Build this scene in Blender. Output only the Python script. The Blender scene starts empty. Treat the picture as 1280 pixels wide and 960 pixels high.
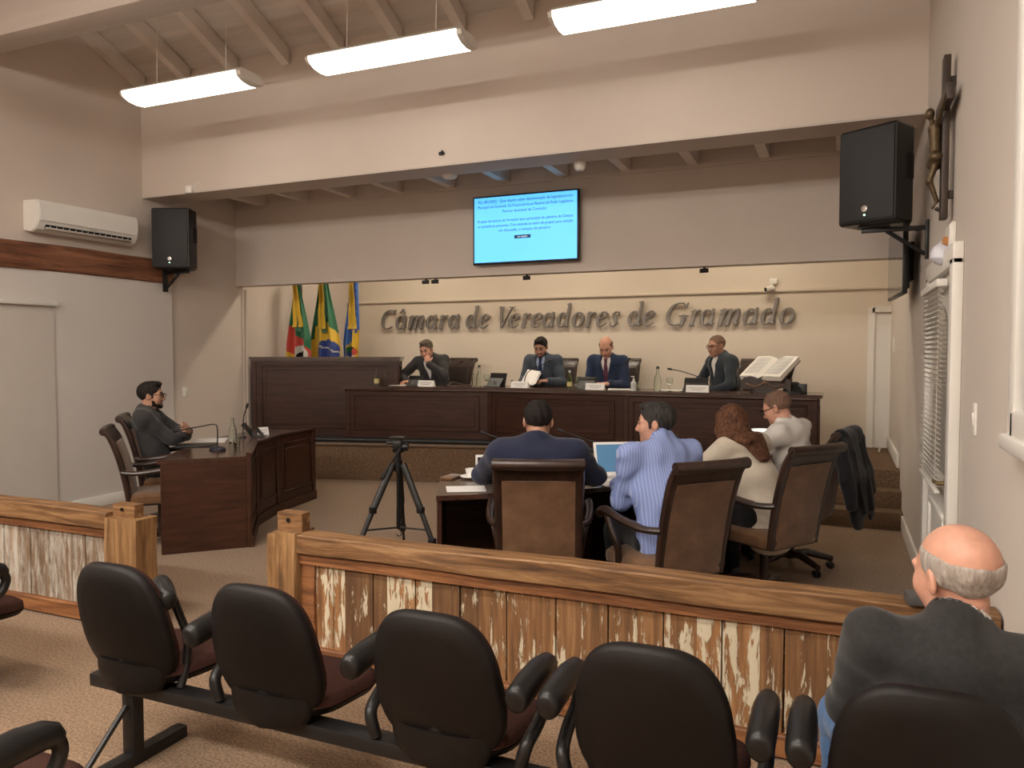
import bpy, bmesh, math, random
import numpy as np
from mathutils import Vector, Matrix
PI = math.pi
rad = math.radians
rnd = random.Random(7)
SC = bpy.context.scene
COL = SC.collection

# ------------------------------------------------------------------ camera
CAM_H = 1.6
FPX = 957.0
YAW = rad(23.2)
PIT = rad(-2.4)
cam_d = bpy.data.cameras.new('camera')
cam = bpy.data.objects.new('camera', cam_d)
COL.objects.link(cam)
cam.location = (0, 0, CAM_H)
cam.rotation_euler = (PI / 2 + PIT, 0, YAW)
cam_d.sensor_width = 36.0
cam_d.lens = FPX * 36.0 / 1280.0
cam_d.clip_start = 0.05
SC.camera = cam
_F = Vector((-math.sin(YAW) * math.cos(PIT), math.cos(YAW) * math.cos(PIT), math.sin(PIT)))
_R = Vector((math.cos(YAW), math.sin(YAW), 0))
_U = _R.cross(_F)
_C = Vector((0, 0, CAM_H))
def ray(u, v): return _F + _R * ((u - 640) / FPX) - _U * ((v - 480) / FPX)
def ony(u, v, y):
    d = ray(u, v); return _C + d * (y / d.y)
def onx(u, v, x):
    d = ray(u, v); return _C + d * (x / d.x)
def onz(u, v, z):
    d = ray(u, v); return _C + d * ((z - CAM_H) / d.z)

# ------------------------------------------------------------------ materials
MATS = {}
def _nt(name):
    m = bpy.data.materials.new(name); m.use_nodes = True
    nt = m.node_tree
    return m, nt, nt.nodes['Principled BSDF']
def N(nt, t, **kw):
    n = nt.nodes.new(t)
    for k, v in kw.items():
        if k in ('operation', 'blend_type', 'data_type', 'noise_dimensions', 'wave_type', 'bands_direction', 'feature', 'interpolation'):
            setattr(n, k, v)
        else:
            n.inputs[k].default_value = v
    return n
def mat(name, col, rough=0.5, metal=0.0, var=0.12, scale=(8, 8, 8), bump=0.0, bscale=None, spec=None, col2=None, coat=0.0, sheen=0.0, detail=4.0):
    """principled surface whose colour wanders a little with 3-D noise in object space"""
    if name in MATS: return MATS[name]
    m, nt, p = _nt(name)
    L = nt.links
    tc = nt.nodes.new('ShaderNodeTexCoord')
    mp = nt.nodes.new('ShaderNodeMapping')
    mp.inputs['Scale'].default_value = scale if isinstance(scale, tuple) else (scale,) * 3
    L.new(tc.outputs['Object'], mp.inputs['Vector'])
    nz = N(nt, 'ShaderNodeTexNoise', Scale=1.0, Detail=detail, Roughness=0.6)
    L.new(mp.outputs['Vector'], nz.inputs['Vector'])
    cr = nt.nodes.new('ShaderNodeValToRGB')
    c1 = tuple(max(0, c * (1 - var)) for c in col[:3]) + (1,)
    c2 = (tuple(min(1, c * (1 + var)) for c in col[:3]) if col2 is None else tuple(col2)) + (1,)
    if col2 is not None: c1 = tuple(col) + (1,)
    cr.color_ramp.elements[0].position = 0.3; cr.color_ramp.elements[1].position = 0.7
    cr.color_ramp.elements[0].color = c1; cr.color_ramp.elements[1].color = c2
    L.new(nz.outputs['Fac'], cr.inputs['Fac'])
    L.new(cr.outputs['Color'], p.inputs['Base Color'])
    p.inputs['Roughness'].default_value = rough
    p.inputs['Metallic'].default_value = metal
    if spec is not None: p.inputs['Specular IOR Level'].default_value = spec
    if coat: p.inputs['Coat Weight'].default_value = coat; p.inputs['Coat Roughness'].default_value = 0.15
    if sheen: p.inputs['Sheen Weight'].default_value = sheen
    if bump:
        nb = nz
        if bscale:
            mp2 = nt.nodes.new('ShaderNodeMapping')
            mp2.inputs['Scale'].default_value = bscale if isinstance(bscale, tuple) else (bscale,) * 3
            L.new(tc.outputs['Object'], mp2.inputs['Vector'])
            nb = N(nt, 'ShaderNodeTexNoise', Scale=1.0, Detail=5.0, Roughness=0.6)
            L.new(mp2.outputs['Vector'], nb.inputs['Vector'])
        b = N(nt, 'ShaderNodeBump', Strength=bump, Distance=0.01)
        L.new(nb.outputs['Fac'], b.inputs['Height'])
        L.new(b.outputs['Normal'], p.inputs['Normal'])
    MATS[name] = m
    return m
def emit(name, col, strength):
    if name in MATS: return MATS[name]
    m, nt, p = _nt(name)
    p.inputs['Base Color'].default_value = (*col, 1)
    p.inputs['Emission Color'].default_value = (*col, 1)
    p.inputs['Emission Strength'].default_value = strength
    p.inputs['Roughness'].default_value = 0.4
    MATS[name] = m
    return m
def glass(name, col=(1, 1, 1), rough=0.02):
    if name in MATS: return MATS[name]
    m, nt, p = _nt(name)
    p.inputs['Base Color'].default_value = (*col, 1)
    p.inputs['Roughness'].default_value = rough
    p.inputs['Transmission Weight'].default_value = 1.0
    p.inputs['IOR'].default_value = 1.3
    MATS[name] = m
    return m

WALL = mat('wall_paint', (0.60, 0.52, 0.455), 0.75, var=0.03, scale=1.3, bump=0.06, bscale=60)
WALLW = mat('wall_panel_paint', (0.63, 0.585, 0.545), 0.6, var=0.025, scale=0.9, bump=0.04, bscale=50)
WALLR = mat('wall_right_paint', (0.60, 0.535, 0.475), 0.75, var=0.03, scale=1.1, bump=0.06, bscale=60)
CREAM = mat('wall_cream_paint', (0.66, 0.575, 0.475), 0.8, var=0.03, scale=1.0, bump=0.05, bscale=60)
WHITE = mat('white_paint', (0.74, 0.71, 0.66), 0.45, var=0.03, scale=3)
CEILW = mat('ceiling_boards', (0.60, 0.54, 0.485), 0.7, var=0.10, scale=(1.2, 14, 14), bump=0.2, bscale=(2, 40, 40))
RAFT = mat('rafter_paint', (0.68, 0.61, 0.55), 0.6, var=0.05, scale=4)
BEAMP = mat('tie_beam_paint', (0.54, 0.475, 0.425), 0.6, var=0.06, scale=(1, 8, 8))
CARP = mat('carpet', (0.105, 0.060, 0.034), 0.95, scale=85, col2=(0.36, 0.235, 0.14), bump=0.6, bscale=130, detail=3.0, spec=0.1, sheen=0.15)
CARPR = mat('carpet_riser', (0.085, 0.052, 0.032), 0.95, scale=85, col2=(0.24, 0.155, 0.095), bump=0.4, bscale=200, detail=2.0, spec=0.1)
DARKW = mat('dark_wood', (0.026, 0.0095, 0.0055), 0.36, scale=(3, 3, 26), col2=(0.062, 0.023, 0.0125), bump=0.05, bscale=(8, 8, 90), spec=.35)
DARKWH = mat('dark_wood_across', (0.032, 0.0135, 0.008), 0.26, scale=(4, 22, 22), col2=(0.075, 0.031, 0.018), coat=0.35)
CHAIRW = mat('chair_wood', (0.018, 0.0095, 0.007), 0.35, scale=(20, 20, 5), col2=(0.042, 0.02, 0.013), coat=0.2)
SUEDE = mat('brown_suede', (0.10, 0.047, 0.021), 0.9, scale=7, col2=(0.185, 0.096, 0.046), bump=0.1, bscale=120, sheen=0.3, spec=0.15)
RUBBER = mat('black_rubber', (0.012, 0.012, 0.013), 0.45, var=0.2, scale=10)
BLKPL = mat('black_plastic', (0.011, 0.010, 0.010), 0.36, var=0.15, scale=30, bump=0.03, bscale=300, spec=.35)
BLKMET = mat('black_metal', (0.015, 0.014, 0.014), 0.4, 0.3, var=0.15, scale=20)
SHELL = mat('black_seat_shell', (0.0075, 0.0055, 0.0050), 0.5, var=0.2, scale=25, bump=0.05, bscale=350, spec=.22)
UPHOL = mat('brown_seat_cloth', (0.046, 0.020, 0.015), 0.95, var=0.25, scale=120, bump=0.2, bscale=300, spec=0.1)
CHROME = mat('chrome', (0.62, 0.60, 0.58), 0.22, 1.0, var=0.03)
BRASS = mat('aged_brass', (0.30, 0.22, 0.11), 0.4, 0.9, var=0.15)
PAPER = mat('paper', (0.82, 0.80, 0.77), 0.7, var=0.02)
SCREENOFF = mat('dark_screen', (0.012, 0.014, 0.018), 0.12, var=0.1)
RUSTIC = None

def rail_wood(name, grain, c1, c2):
    """reclaimed timber: long dark grain streaks, knots and checks, along the given axis"""
    m, nt, p = _nt(name); L = nt.links
    tc = nt.nodes.new('ShaderNodeTexCoord'); mp = nt.nodes.new('ShaderNodeMapping')
    mp.inputs['Scale'].default_value = grain
    L.new(tc.outputs['Object'], mp.inputs['Vector'])
    n1 = N(nt, 'ShaderNodeTexNoise', Scale=1.0, Detail=7.0, Roughness=0.65, Distortion=0.6)
    L.new(mp.outputs['Vector'], n1.inputs['Vector'])
    cr = nt.nodes.new('ShaderNodeValToRGB')
    e = cr.color_ramp.elements
    e[0].position = 0.30; e[0].color = (*[c * 0.35 for c in c1], 1)
    e[1].position = 0.72; e[1].color = (*c2, 1)
    k = e.new(0.47); k.color = (*c1, 1)
    L.new(n1.outputs['Fac'], cr.inputs['Fac']); L.new(cr.outputs['Color'], p.inputs['Base Color'])
    b = N(nt, 'ShaderNodeBump', Strength=0.5, Distance=0.01)
    L.new(n1.outputs['Fac'], b.inputs['Height']); L.new(b.outputs['Normal'], p.inputs['Normal'])
    p.inputs['Roughness'].default_value = 0.6
    return m
RAILX = rail_wood('rustic_wood_lengthwise', (2.2, 26, 26), (0.165, 0.076, 0.026), (0.37, 0.205, 0.088))
RAILZ = rail_wood('rustic_wood_upright', (22, 22, 2.0), (0.20, 0.10, 0.036), (0.42, 0.24, 0.105))
RAILD = rail_wood('rustic_wood_reddish', (2.0, 30, 30), (0.185, 0.068, 0.022), (0.36, 0.155, 0.055))
WALLBEAM = rail_wood('rustic_beam_red', (14, 1.6, 22), (0.165, 0.062, 0.028), (0.31, 0.135, 0.066))

def peeling(name, wood1, wood2, paint, amount, soft, bw=0.247):
    """old boards with flaking pale paint: board number picks a tone, stretched noise makes the flakes"""
    m, nt, p = _nt(name); L = nt.links
    tc = nt.nodes.new('ShaderNodeTexCoord')
    sx = nt.nodes.new('ShaderNodeSeparateXYZ'); L.new(tc.outputs['Object'], sx.inputs[0])
    dv = N(nt, 'ShaderNodeMath', operation='DIVIDE'); dv.inputs[1].default_value = bw; L.new(sx.outputs['X'], dv.inputs[0])
    fl = N(nt, 'ShaderNodeMath', operation='FLOOR'); L.new(dv.outputs[0], fl.inputs[0])
    wn = nt.nodes.new('ShaderNodeTexWhiteNoise'); wn.noise_dimensions = '1D'
    sd = N(nt, 'ShaderNodeMath', operation='ADD'); sd.inputs[1].default_value = 23.0; L.new(fl.outputs[0], sd.inputs[0]); L.new(sd.outputs[0], wn.inputs['W'])
    def nz(sc, det, dist=0.0, rough=0.6):
        mp = nt.nodes.new('ShaderNodeMapping'); mp.inputs['Scale'].default_value = sc
        ad = N(nt, 'ShaderNodeVectorMath', operation='ADD'); L.new(tc.outputs['Object'], ad.inputs[0])
        mu = N(nt, 'ShaderNodeVectorMath', operation='SCALE'); mu.inputs['Scale'].default_value = 9.0
        L.new(wn.outputs['Color'], mu.inputs[0]); L.new(mu.outputs[0], ad.inputs[1])
        L.new(ad.outputs[0], mp.inputs['Vector'])
        n = N(nt, 'ShaderNodeTexNoise', Scale=1.0, Detail=det, Roughness=rough, Distortion=dist)
        L.new(mp.outputs['Vector'], n.inputs['Vector']); return n
    ng = nz((38, 38, 2.4), 6.0, 0.3)
    cr = nt.nodes.new('ShaderNodeValToRGB'); e = cr.color_ramp.elements
    e[0].position = 0.3; e[0].color = (*[c * 0.5 for c in wood1], 1); e[1].position = 0.75; e[1].color = (*wood2, 1)
    k = e.new(0.5); k.color = (*wood1, 1)
    L.new(ng.outputs['Fac'], cr.inputs['Fac'])
    hv = N(nt, 'ShaderNodeMath', operation='MULTIPLY_ADD'); hv.inputs[1].default_value = 0.8; hv.inputs[2].default_value = 0.5
    L.new(wn.outputs['Value'], hv.inputs[0])
    tone = N(nt, 'ShaderNodeVectorMath', operation='SCALE'); L.new(cr.outputs['Color'], tone.inputs[0]); L.new(hv.outputs[0], tone.inputs['Scale'])
    nf = nz((26, 26, 5.0), 9.0, 0.35, 0.68)
    ad = N(nt, 'ShaderNodeMath', operation='MULTIPLY_ADD'); ad.inputs[1].default_value = 0.12; L.new(wn.outputs['Value'], ad.inputs[0]); L.new(nf.outputs['Fac'], ad.inputs[2])
    mk = nt.nodes.new('ShaderNodeValToRGB'); mk.color_ramp.elements[0].position = amount; mk.color_ramp.elements[1].position = amount + soft
    L.new(ad.outputs[0], mk.inputs['Fac'])
    pn = nz((30, 30, 3), 4.0)
    pc = nt.nodes.new('ShaderNodeValToRGB')
    pc.color_ramp.elements[0].color = (*[c * 0.62 for c in paint], 1); pc.color_ramp.elements[1].color = (*paint, 1)
    L.new(pn.outputs['Fac'], pc.inputs['Fac'])
    mx = nt.nodes.new('ShaderNodeMix'); mx.data_type = 'RGBA'
    L.new(mk.outputs['Color'], mx.inputs['Factor']); L.new(tone.outputs[0], mx.inputs[6]); L.new(pc.outputs['Color'], mx.inputs[7])
    L.new(mx.outputs[2], p.inputs['Base Color'])
    b = N(nt, 'ShaderNodeBump', Strength=0.6, Distance=0.006)
    L.new(mk.outputs['Color'], b.inputs['Height']); L.new(b.outputs['Normal'], p.inputs['Normal'])
    p.inputs['Roughness'].default_value = 0.75
    return m
PEEL = peeling('peeling_boards', (0.25, 0.115, 0.042), (0.42, 0.225, 0.092), (0.70, 0.60, 0.43), 0.59, 0.03)
PEELW = peeling('washed_boards', (0.27, 0.17, 0.10), (0.44, 0.31, 0.21), (0.62, 0.57, 0.49), 0.47, 0.22)

# ------------------------------------------------------------------ mesh helpers
def V(*a): return Vector(a)
class MB:
    def __init__(s): s.bm = bmesh.new()
    def box(s, c, size, rot=None, bevel=0.0, seg=2):
        t = bmesh.new()
        bmesh.ops.create_cube(t, size=1.0)
        bmesh.ops.scale(t, vec=size, verts=t.verts)
        if bevel > 0:
            bmesh.ops.bevel(t, geom=list(t.edges), offset=bevel, segments=seg, profile=0.5, affect='EDGES')
        M = Matrix.Translation(c)
        if rot is not None: M = M @ (rot if isinstance(rot, Matrix) else Matrix.Rotation(rot, 4, 'Z'))
        return s._add(t, M)
    def _add(s, t, M=None):
        if M is not None: bmesh.ops.transform(t, matrix=M, verts=t.verts)
        vm = {}
        for v in t.verts: vm[v] = s.bm.verts.new(v.co)
        for f in t.faces:
            try: s.bm.faces.new([vm[v] for v in f.verts]).material_index = f.material_index
            except ValueError: pass
        t.free()
        return s
    def rings(s, rings, cap=True, closed=True):
        """loft a list of point rings (equal counts)"""
        R = [[s.bm.verts.new(p) for p in r] for r in rings]
        n = len(R[0])
        for a, b in zip(R[:-1], R[1:]):
            for i in range(n if closed else n - 1):
                j = (i + 1) % n
                try: s.bm.faces.new((a[i], a[j], b[j], b[i]))
                except ValueError: pass
        if cap:
            for r, fl in ((R[0], True), (R[-1], False)):
                try: s.bm.faces.new(list(reversed(r)) if fl else r)
                except ValueError: pass
        return s
    def tube(s, pts, r, n=10, rx=None, cap=True, up=None):
        """sweep an ellipse along a path; r may be a number or one per point; rx = side radius factor"""
        P = [Vector(p) for p in pts]
        rr = r if isinstance(r, (list, tuple)) else [r] * len(P)
        rings = []
        prev = None
        for i, p in enumerate(P):
            t = (P[min(i + 1, len(P) - 1)] - P[max(i - 1, 0)]).normalized()
            if up is not None: ref = Vector(up)
            elif prev is None: ref = Vector((0, 0, 1)) if abs(t.z) < 0.9 else Vector((0, 1, 0))
            else: ref = prev
            a = t.cross(ref)
            if a.length < 1e-6: a = t.cross(Vector((1, 0.1, 0)))
            a.normalize(); b = a.cross(t).normalized(); prev = b
            fx = 1.0 if rx is None else rx
            rings.append([p + (a * math.cos(q) * fx + b * math.sin(q)) * rr[i] for q in [2 * PI * k / n for k in range(n)]])
        return s.rings(rings, cap)
    def lathe(s, prof, c=(0, 0, 0), n=20, axis=None):
        """prof: list of (radius, height)"""
        M = Matrix.Translation(c)
        if axis is not None:
            M = M @ Vector((0, 0, 1)).rotation_difference(Vector(axis)).to_matrix().to_4x4()
        rings = [[M @ Vector((max(r, 1e-4) * math.cos(2 * PI * k / n), max(r, 1e-4) * math.sin(2 * PI * k / n), h)) for k in range(n)] for r, h in prof]
        return s.rings(rings)
    def prism(s, poly, z0, z1):
        return s.rings([[Vector((x, y, z0)) for x, y in poly], [Vector((x, y, z1)) for x, y in poly]])
    def extr(s, poly3, vec):
        v = Vector(vec)
        return s.rings([[Vector(p) for p in poly3], [Vector(p) + v for p in poly3]])
    def grid(s, rows, matf=None):
        R = [[s.bm.verts.new(p) for p in r] for r in rows]
        for i in range(len(R) - 1):
            for j in range(len(R[0]) - 1):
                f = s.bm.faces.new((R[i][j], R[i][j + 1], R[i + 1][j + 1], R[i + 1][j]))
                if matf: f.material_index = matf(i, j)
        return s
    def xf(s, M):
        bmesh.ops.transform(s.bm, matrix=M, verts=s.bm.verts); return s
    def done(s, name, m, parent=None, angle=38, loc=None):
        bmesh.ops.recalc_face_normals(s.bm, faces=s.bm.faces)
        me = bpy.data.meshes.new(name)
        s.bm.to_mesh(me); s.bm.free()
        return link(name, me, m, parent, angle, loc)
def link(name, me, m, parent=None, angle=38, loc=None):
    for mm in (m if isinstance(m, (list, tuple)) else [m]): me.materials.append(mm)
    if angle:
        me.polygons.foreach_set('use_smooth', [True] * len(me.polygons))
        me.set_sharp_from_angle(angle=rad(angle))
    o = bpy.data.objects.new(name, me); COL.objects.link(o)
    if parent is not None: o.parent = parent
    if loc is not None: o.location = loc
    return o
def thing(name, label, cat, loc=(0, 0, 0), rz=0.0, group=None):
    o = bpy.data.objects.new(name, None); COL.objects.link(o)
    o.empty_display_size = 0.1
    o.location = loc; o.rotation_euler = (0, 0, rz)
    return tag(o, label, cat, group)
def tag(o, label, cat, group=None):
    o['label'] = label; o['category'] = cat
    if group: o['group'] = group
    return o
def struct(o, label=None):
    o['kind'] = 'structure'
    if label: o['label'] = label
    return o
def dup(root, loc, rz, label, group=None):
    r = root.copy(); COL.objects.link(r); r.location = loc; r.rotation_euler = (0, 0, rz)
    r['label'] = label
    if group: r['group'] = group
    for ch in list(root.children):
        c = ch.copy(); COL.objects.link(c); c.parent = r
        for g in list(ch.children):
            d = g.copy(); COL.objects.link(d); d.parent = c
    return r
def spline(pts, n=8):
    """Catmull-Rom through pts"""
    P = [Vector(p) for p in pts]; out = []
    for i in range(len(P) - 1):
        p0 = P[max(i - 1, 0)]; p1 = P[i]; p2 = P[i + 1]; p3 = P[min(i + 2, len(P) - 1)]
        for k in range(n):
            t = k / n
            out.append(0.5 * ((2 * p1) + (p2 - p0) * t + (2 * p0 - 5 * p1 + 4 * p2 - p3) * t * t + (3 * p1 - p0 - 3 * p2 + p3) * t ** 3))
    out.append(P[-1]); return out
def rrect(w, h, r, n=5):
    out = []
    for cx, cy, a0 in ((w / 2 - r, h / 2 - r, 0), (-w / 2 + r, h / 2 - r, PI / 2), (-w / 2 + r, -h / 2 + r, PI), (w / 2 - r, -h / 2 + r, 1.5 * PI)):
        for k in range(n + 1):
            a = a0 + PI / 2 * k / n
            out.append((cx + r * math.cos(a), cy + r * math.sin(a)))
    return out
# ================================================================== ROOM
XL, XR, YB, YBACK = -7.07, 0.54, 10.0, -4.2
YT, YT2, YS, YS2 = 6.2, 6.55, 7.6, 7.74      # transverse wall, lowered front over the dais
PLZ = 0.47                                   # dais floor
RZ0, RSL, RIDGE = 4.42, 0.46, 1.0            # rafters: height at YT, slope, ridge position
def roofz(y): return RZ0 + RSL * (YT - y) if y >= RIDGE else RZ0 + RSL * (YT - RIDGE) - RSL * (RIDGE - y)

b = MB(); b.box((-3.27, 2.9, -0.05), (7.9, 14.5, 0.1)); struct(b.done('floor', CARP))
def side_wall(name, x0, x1, m):
    b = MB()
    prof = [(YBACK - .15, 0), (YB + .15, 0), (YB + .15, 3.9), (YT2, 3.9), (YT2, RZ0 + .3), (YT, RZ0 + .35), (RIDGE, roofz(RIDGE) + .3), (YBACK - .15, roofz(YBACK) + .3)]
    b.rings([[V(x0, y, z) for y, z in prof], [V(x1, y, z) for y, z in prof]])
    return struct(b.done(name, m, angle=None))
side_wall('wall_left', XL - .15, XL, WALL)
side_wall('wall_right', XR, XR + .15, WALLR)
b = MB(); b.box((-3.27, YB + .075, 1.95), (7.9, .15, 3.9)); struct(b.done('wall_back', CREAM))
b = MB(); b.box((-3.27, YBACK - .075, 2.6), (7.9, .15, 5.2)); struct(b.done('wall_front', WALL))
# wall across the room above the opening
b = MB(); b.box((-3.27, (YT + YT2) / 2, (3.28 + RZ0 + .4) / 2), (7.9, YT2 - YT, RZ0 + .4 - 3.28)); wt = struct(b.done('wall_above_opening', WALL))
b = MB(); b.box((-3.265, YT - .006, 3.288), (7.6, .012, .016)); struct(b.done('trim_1', BEAMP))
b = MB(); b.box((-3.27, (YS + YS2) / 2, (2.43 + 3.8) / 2), (7.9, YS2 - YS, 3.8 - 2.43)); struct(b.done('wall_lowered_front', WALL))
b = MB(); b.box((-3.265, YS - .012, 2.455), (7.6, .024, .05)); struct(b.done('trim_2', WALL))
b = MB(); b.box((-3.265, YS - .012, 3.40), (7.6, .024, .035)); struct(b.done('trim_3', WALL))
# sloping boarded ceiling and its rafters
b = MB()
for (y0, y1) in ((YT2, RIDGE), (RIDGE, YBACK - .15)):
    z0, z1 = roofz(y0) + .16, roofz(y1) + .16
    b.rings([[V(-7.3, y0, z0), V(.8, y0, z0), V(.8, y0, z0 + .08), V(-7.3, y0, z0 + .08)], [V(-7.3, y1, z1), V(.8, y1, z1), V(.8, y1, z1 + .08), V(-7.3, y1, z1 + .08)]])
ceil = struct(b.done('ceiling', CEILW, angle=None))
for i in range(13):
    x = XL + .05 + i * .647
    b = MB()
    for (y0, y1) in ((YT - .02, RIDGE), (RIDGE, YBACK)):
        rr = []
        for y in (y0, y1):
            z = roofz(y)
            rr.append([V(x - .045, y, z), V(x + .045, y, z), V(x + .045, y, z + .15), V(x - .045, y, z + .15)])
        b.rings(rr)
    b.done('rafter', RAFT, ceil, angle=None)
# ceiling strip and alcove ceiling behind
b = MB(); b.box((-3.27, (YT2 + YB) / 2 + .05, 3.70), (7.9, YB - YT2 + .1, .1)); ac = struct(b.done('ceiling_alcove', CEILW))
for i in range(11):
    x = XL + .45 + i * .66
    b = MB(); b.box((x, (YT2 + YS) / 2, 3.53), (.09, YS - YT2, .24)); b.done('joist', RAFT, ac, angle=None)
# tie beam crossing the room overhead
b = MB(); b.box((-3.27, 4.33, 4.36), (7.6, .26, .36), bevel=.012); struct(b.done('tie_beam', BEAMP))
# left wall: pale lower panel, rustic beam, blind, skirting
b = MB(); b.box((XL + .015, (YBACK + 6.55) / 2, 1.19), (.03, 6.55 - YBACK, 2.38)); struct(b.done('wall_panel_left', WALLW))
b = MB()
ys = [YBACK + .05 + (6.55 - YBACK - .05) * k / 60 for k in range(61)]
b.rings([[V(XL + x + .006 * math.sin(y * 7.1 + z * 5), y, z + .006 * math.sin(y * 3.3 + x * 60)) for x, z in ((0, 2.38), (.045, 2.38), (.06, 2.395), (.06, 2.62), (.045, 2.635), (0, 2.635))] for y in ys])
struct(b.done('wall_beam', WALLBEAM))
t = thing('roller_blind', 'pale roller blind pulled down to the floor on left wall', 'blind', (XL + .03, 4.35, 0))
b = MB(); b.box((.012, 0, 1.03), (.006, 1.5, 2.02)); b.done('blind_cloth', mat('blind_cloth', (.56, .51, .46), .8, var=.03, scale=3), t)
b = MB(); b.box((.03, .0, 2.065), (.055, 1.53, .05), bevel=.01); b.done('head_rail', WHITE, t)
b = MB(); b.box((.012, 0, .025), (.02, 1.5, .03), bevel=.006); b.done('bottom_bar', WHITE, t)
b = MB(); b.box((XL + .037, 5.9, .055), (.015, 1.3, .11), bevel=.004); struct(b.done('baseboard_left', WHITE))
b = MB(); b.box((XL + .01, 7.1, .055), (.018, 1.05, .11), bevel=.004); struct(b.done('baseboard_left_far', WHITE))
b = MB(); b.box((XL + .02, 7.76, 1.2), (.04, .04, 2.4)); b.box((XL + .02, 7.70, 1.2), (.012, .012, 2.4)); struct(b.done('trim_4', WALL))
b = MB(); b.box((XR - .009, 6.3, .07), (.018, 3.0, .14), bevel=.004); b.box((XR - .009, 2.5, .07), (.018, 3.0, .14), bevel=.004); struct(b.done('baseboard_right', WHITE))
b = MB(); b.box((XR - .01, 9.15, PLZ + .07), (.02, 1.7, .14), bevel=.004); struct(b.done('baseboard_alcove', WHITE))
b = MB(); b.box((-3.27, YB - .015, 2.355), (7.6, .03, .035), bevel=.006); struct(b.done('trim_5', CREAM))
b = MB()
b.box((.33, YB - .02, (PLZ + 2.12) / 2), (.07, .04, 2.12 - PLZ)); b.box((.44, YB - .02, 2.10), (.2, .04, .07))
b.box((.46, YB - .008, 1.25), (.2, .016, 1.6)); struct(b.done('trim_6', WHITE))

# ---- dais
PF = [(-7.07, 7.5), (-5.75, 7.94), (-3.95, 8.36), (-2.2, 8.18), (-.2, 8.11)]
b = MB(); b.prism(PF + [(-.2, 10.0), (-7.07, 10.0)], 0.0, PLZ); pl = struct(b.done('dais_platform', CARPR, angle=None))
b = MB(); b.prism([(-.2, 8.10), (.54, 8.10), (.54, 10.0), (-.2, 10.0)], 0.0, PLZ); struct(b.done('dais_landing', CARPR, angle=None))
for i, (y, h) in enumerate(((7.6, .157), (7.85, .313))):
    b = MB(); b.box((.17, y + .125, h / 2), (.74, .25, h), bevel=.008); struct(b.done('step_' + str(i + 1), CARPR))
b = MB(); nos = [V(x, y - .005, PLZ - .022) for x, y in PF]
b.tube(nos, .026, 10); struct(b.done('trim_7', mat('nosing', (.13, .085, .055), .5, var=.1)))
b = MB(); b.tube([V(x, y + .018, PLZ + .03) for x, y in PF[:]], .034, 12); struct(b.done('trim_8', RUBBER))

# ---- right wall: half-glazed door with venetian blind, window
d = thing('door_1', 'white half-glazed door in right wall', 'door', (XR, 4.89, 0))
struct(d)
b = MB(); b.box((-.012, 0, 1.0), (.024, 1.0, 2.0))
for z0, z1 in ((.16, .72),):
    for yy in (-.33, .33): b.box((-.03, yy, (z0 + z1) / 2), (.016, .03, z1 - z0), bevel=.004)
    for zz in (z0, z1): b.box((-.03, 0, zz), (.016, .69, .03), bevel=.004)
b.done('door_leaf', WHITE, d)
b = MB()
for s in (-1, 1): b.box((-.025, s * .575, 1.03), (.05, .11, 2.06), bevel=.008)
b.box((-.025, 0, 2.08), (.05, 1.26, .11), bevel=.008); b.done('door_frame', WHITE, d)
b = MB()
prof = [(yy, zz) for yy, zz in [(-.3, .95), (.3, .95), (.3, 1.72)] + [(.3 * math.cos(a), 1.72 + .14 * math.sin(a)) for a in [PI * k / 10 for k in range(1, 10)]] + [(-.3, 1.72)]]
b.extr([V(-.026, y, z) for y, z in prof], (-.004, 0, 0)); b.done('door_glass', mat('door_glass', (.24, .22, .2), .15, var=.1), d)
h = MB(); h.lathe([(.0, 0), (.028, 0), (.028, .012), (.012, .016), (.012, .055), (.0, .055)], (-.024, -.40, .92), 16, (-1, 0, 0))
h.tube([V(-.07, -.40, .92), V(-.075, -.34, .922), V(-.072, -.27, .918)], [.011, .012, .009], 10)
h.done('door_handle', BRASS, d)
v = thing('venetian_blind', 'white venetian blind hanging over the glazed door in right wall', 'blind', (XR - .04, 4.89, 0))
b = MB(); b.box((-.03, 0, 1.955), (.05, .84, .04), bevel=.006); b.done('head_rail', WHITE, v)
for k in range(38):
    z = 1.915 - k * .0272
    b = MB(); M = Matrix.Rotation(rad(28), 4, 'Y')
    b.box((-.03, 0, z), (.026, .82, .0018), rot=M); b.done('slat', WHITE, v, angle=None)
b = MB(); b.box((-.03, 0, .875), (.028, .82, .018), bevel=.005); b.done('bottom_rail', WHITE, v)
for y in (-.3, .3):
    b = MB(); b.tube([V(-.03, y, 1.95), V(-.03, y, .88)], .0016, 6); b.done('ladder_cord', WHITE, v)
w = thing('window_1', 'white framed window on right wall above the bald man', 'window', (XR, 2.18, 2.3)); struct(w)
b = MB()
for s in (-1, 1): b.box((-.02, s * .69, 0), (.04, .09, 2.06), bevel=.01)
b.box((-.02, 0, 1.0), (.04, 1.38, .09), bevel=.01); b.box((-.02, 0, -.93), (.04, 1.38, .09), bevel=.01); b.box((-.02, 0, .1), (.03, .05, 1.9), bevel=.006); b.done('window_frame', WHITE, w)
b = MB(); b.box((-.006, 0, .03), (.008, 1.3, 1.85)); b.done('pane', mat('night_glass', (.05, .055, .06), .08, var=.05), w)
b = MB(); b.box((-.03, 0, -.99), (.06, 1.5, .05), bevel=.01); b.done('window_sill', WHITE, w)

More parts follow.
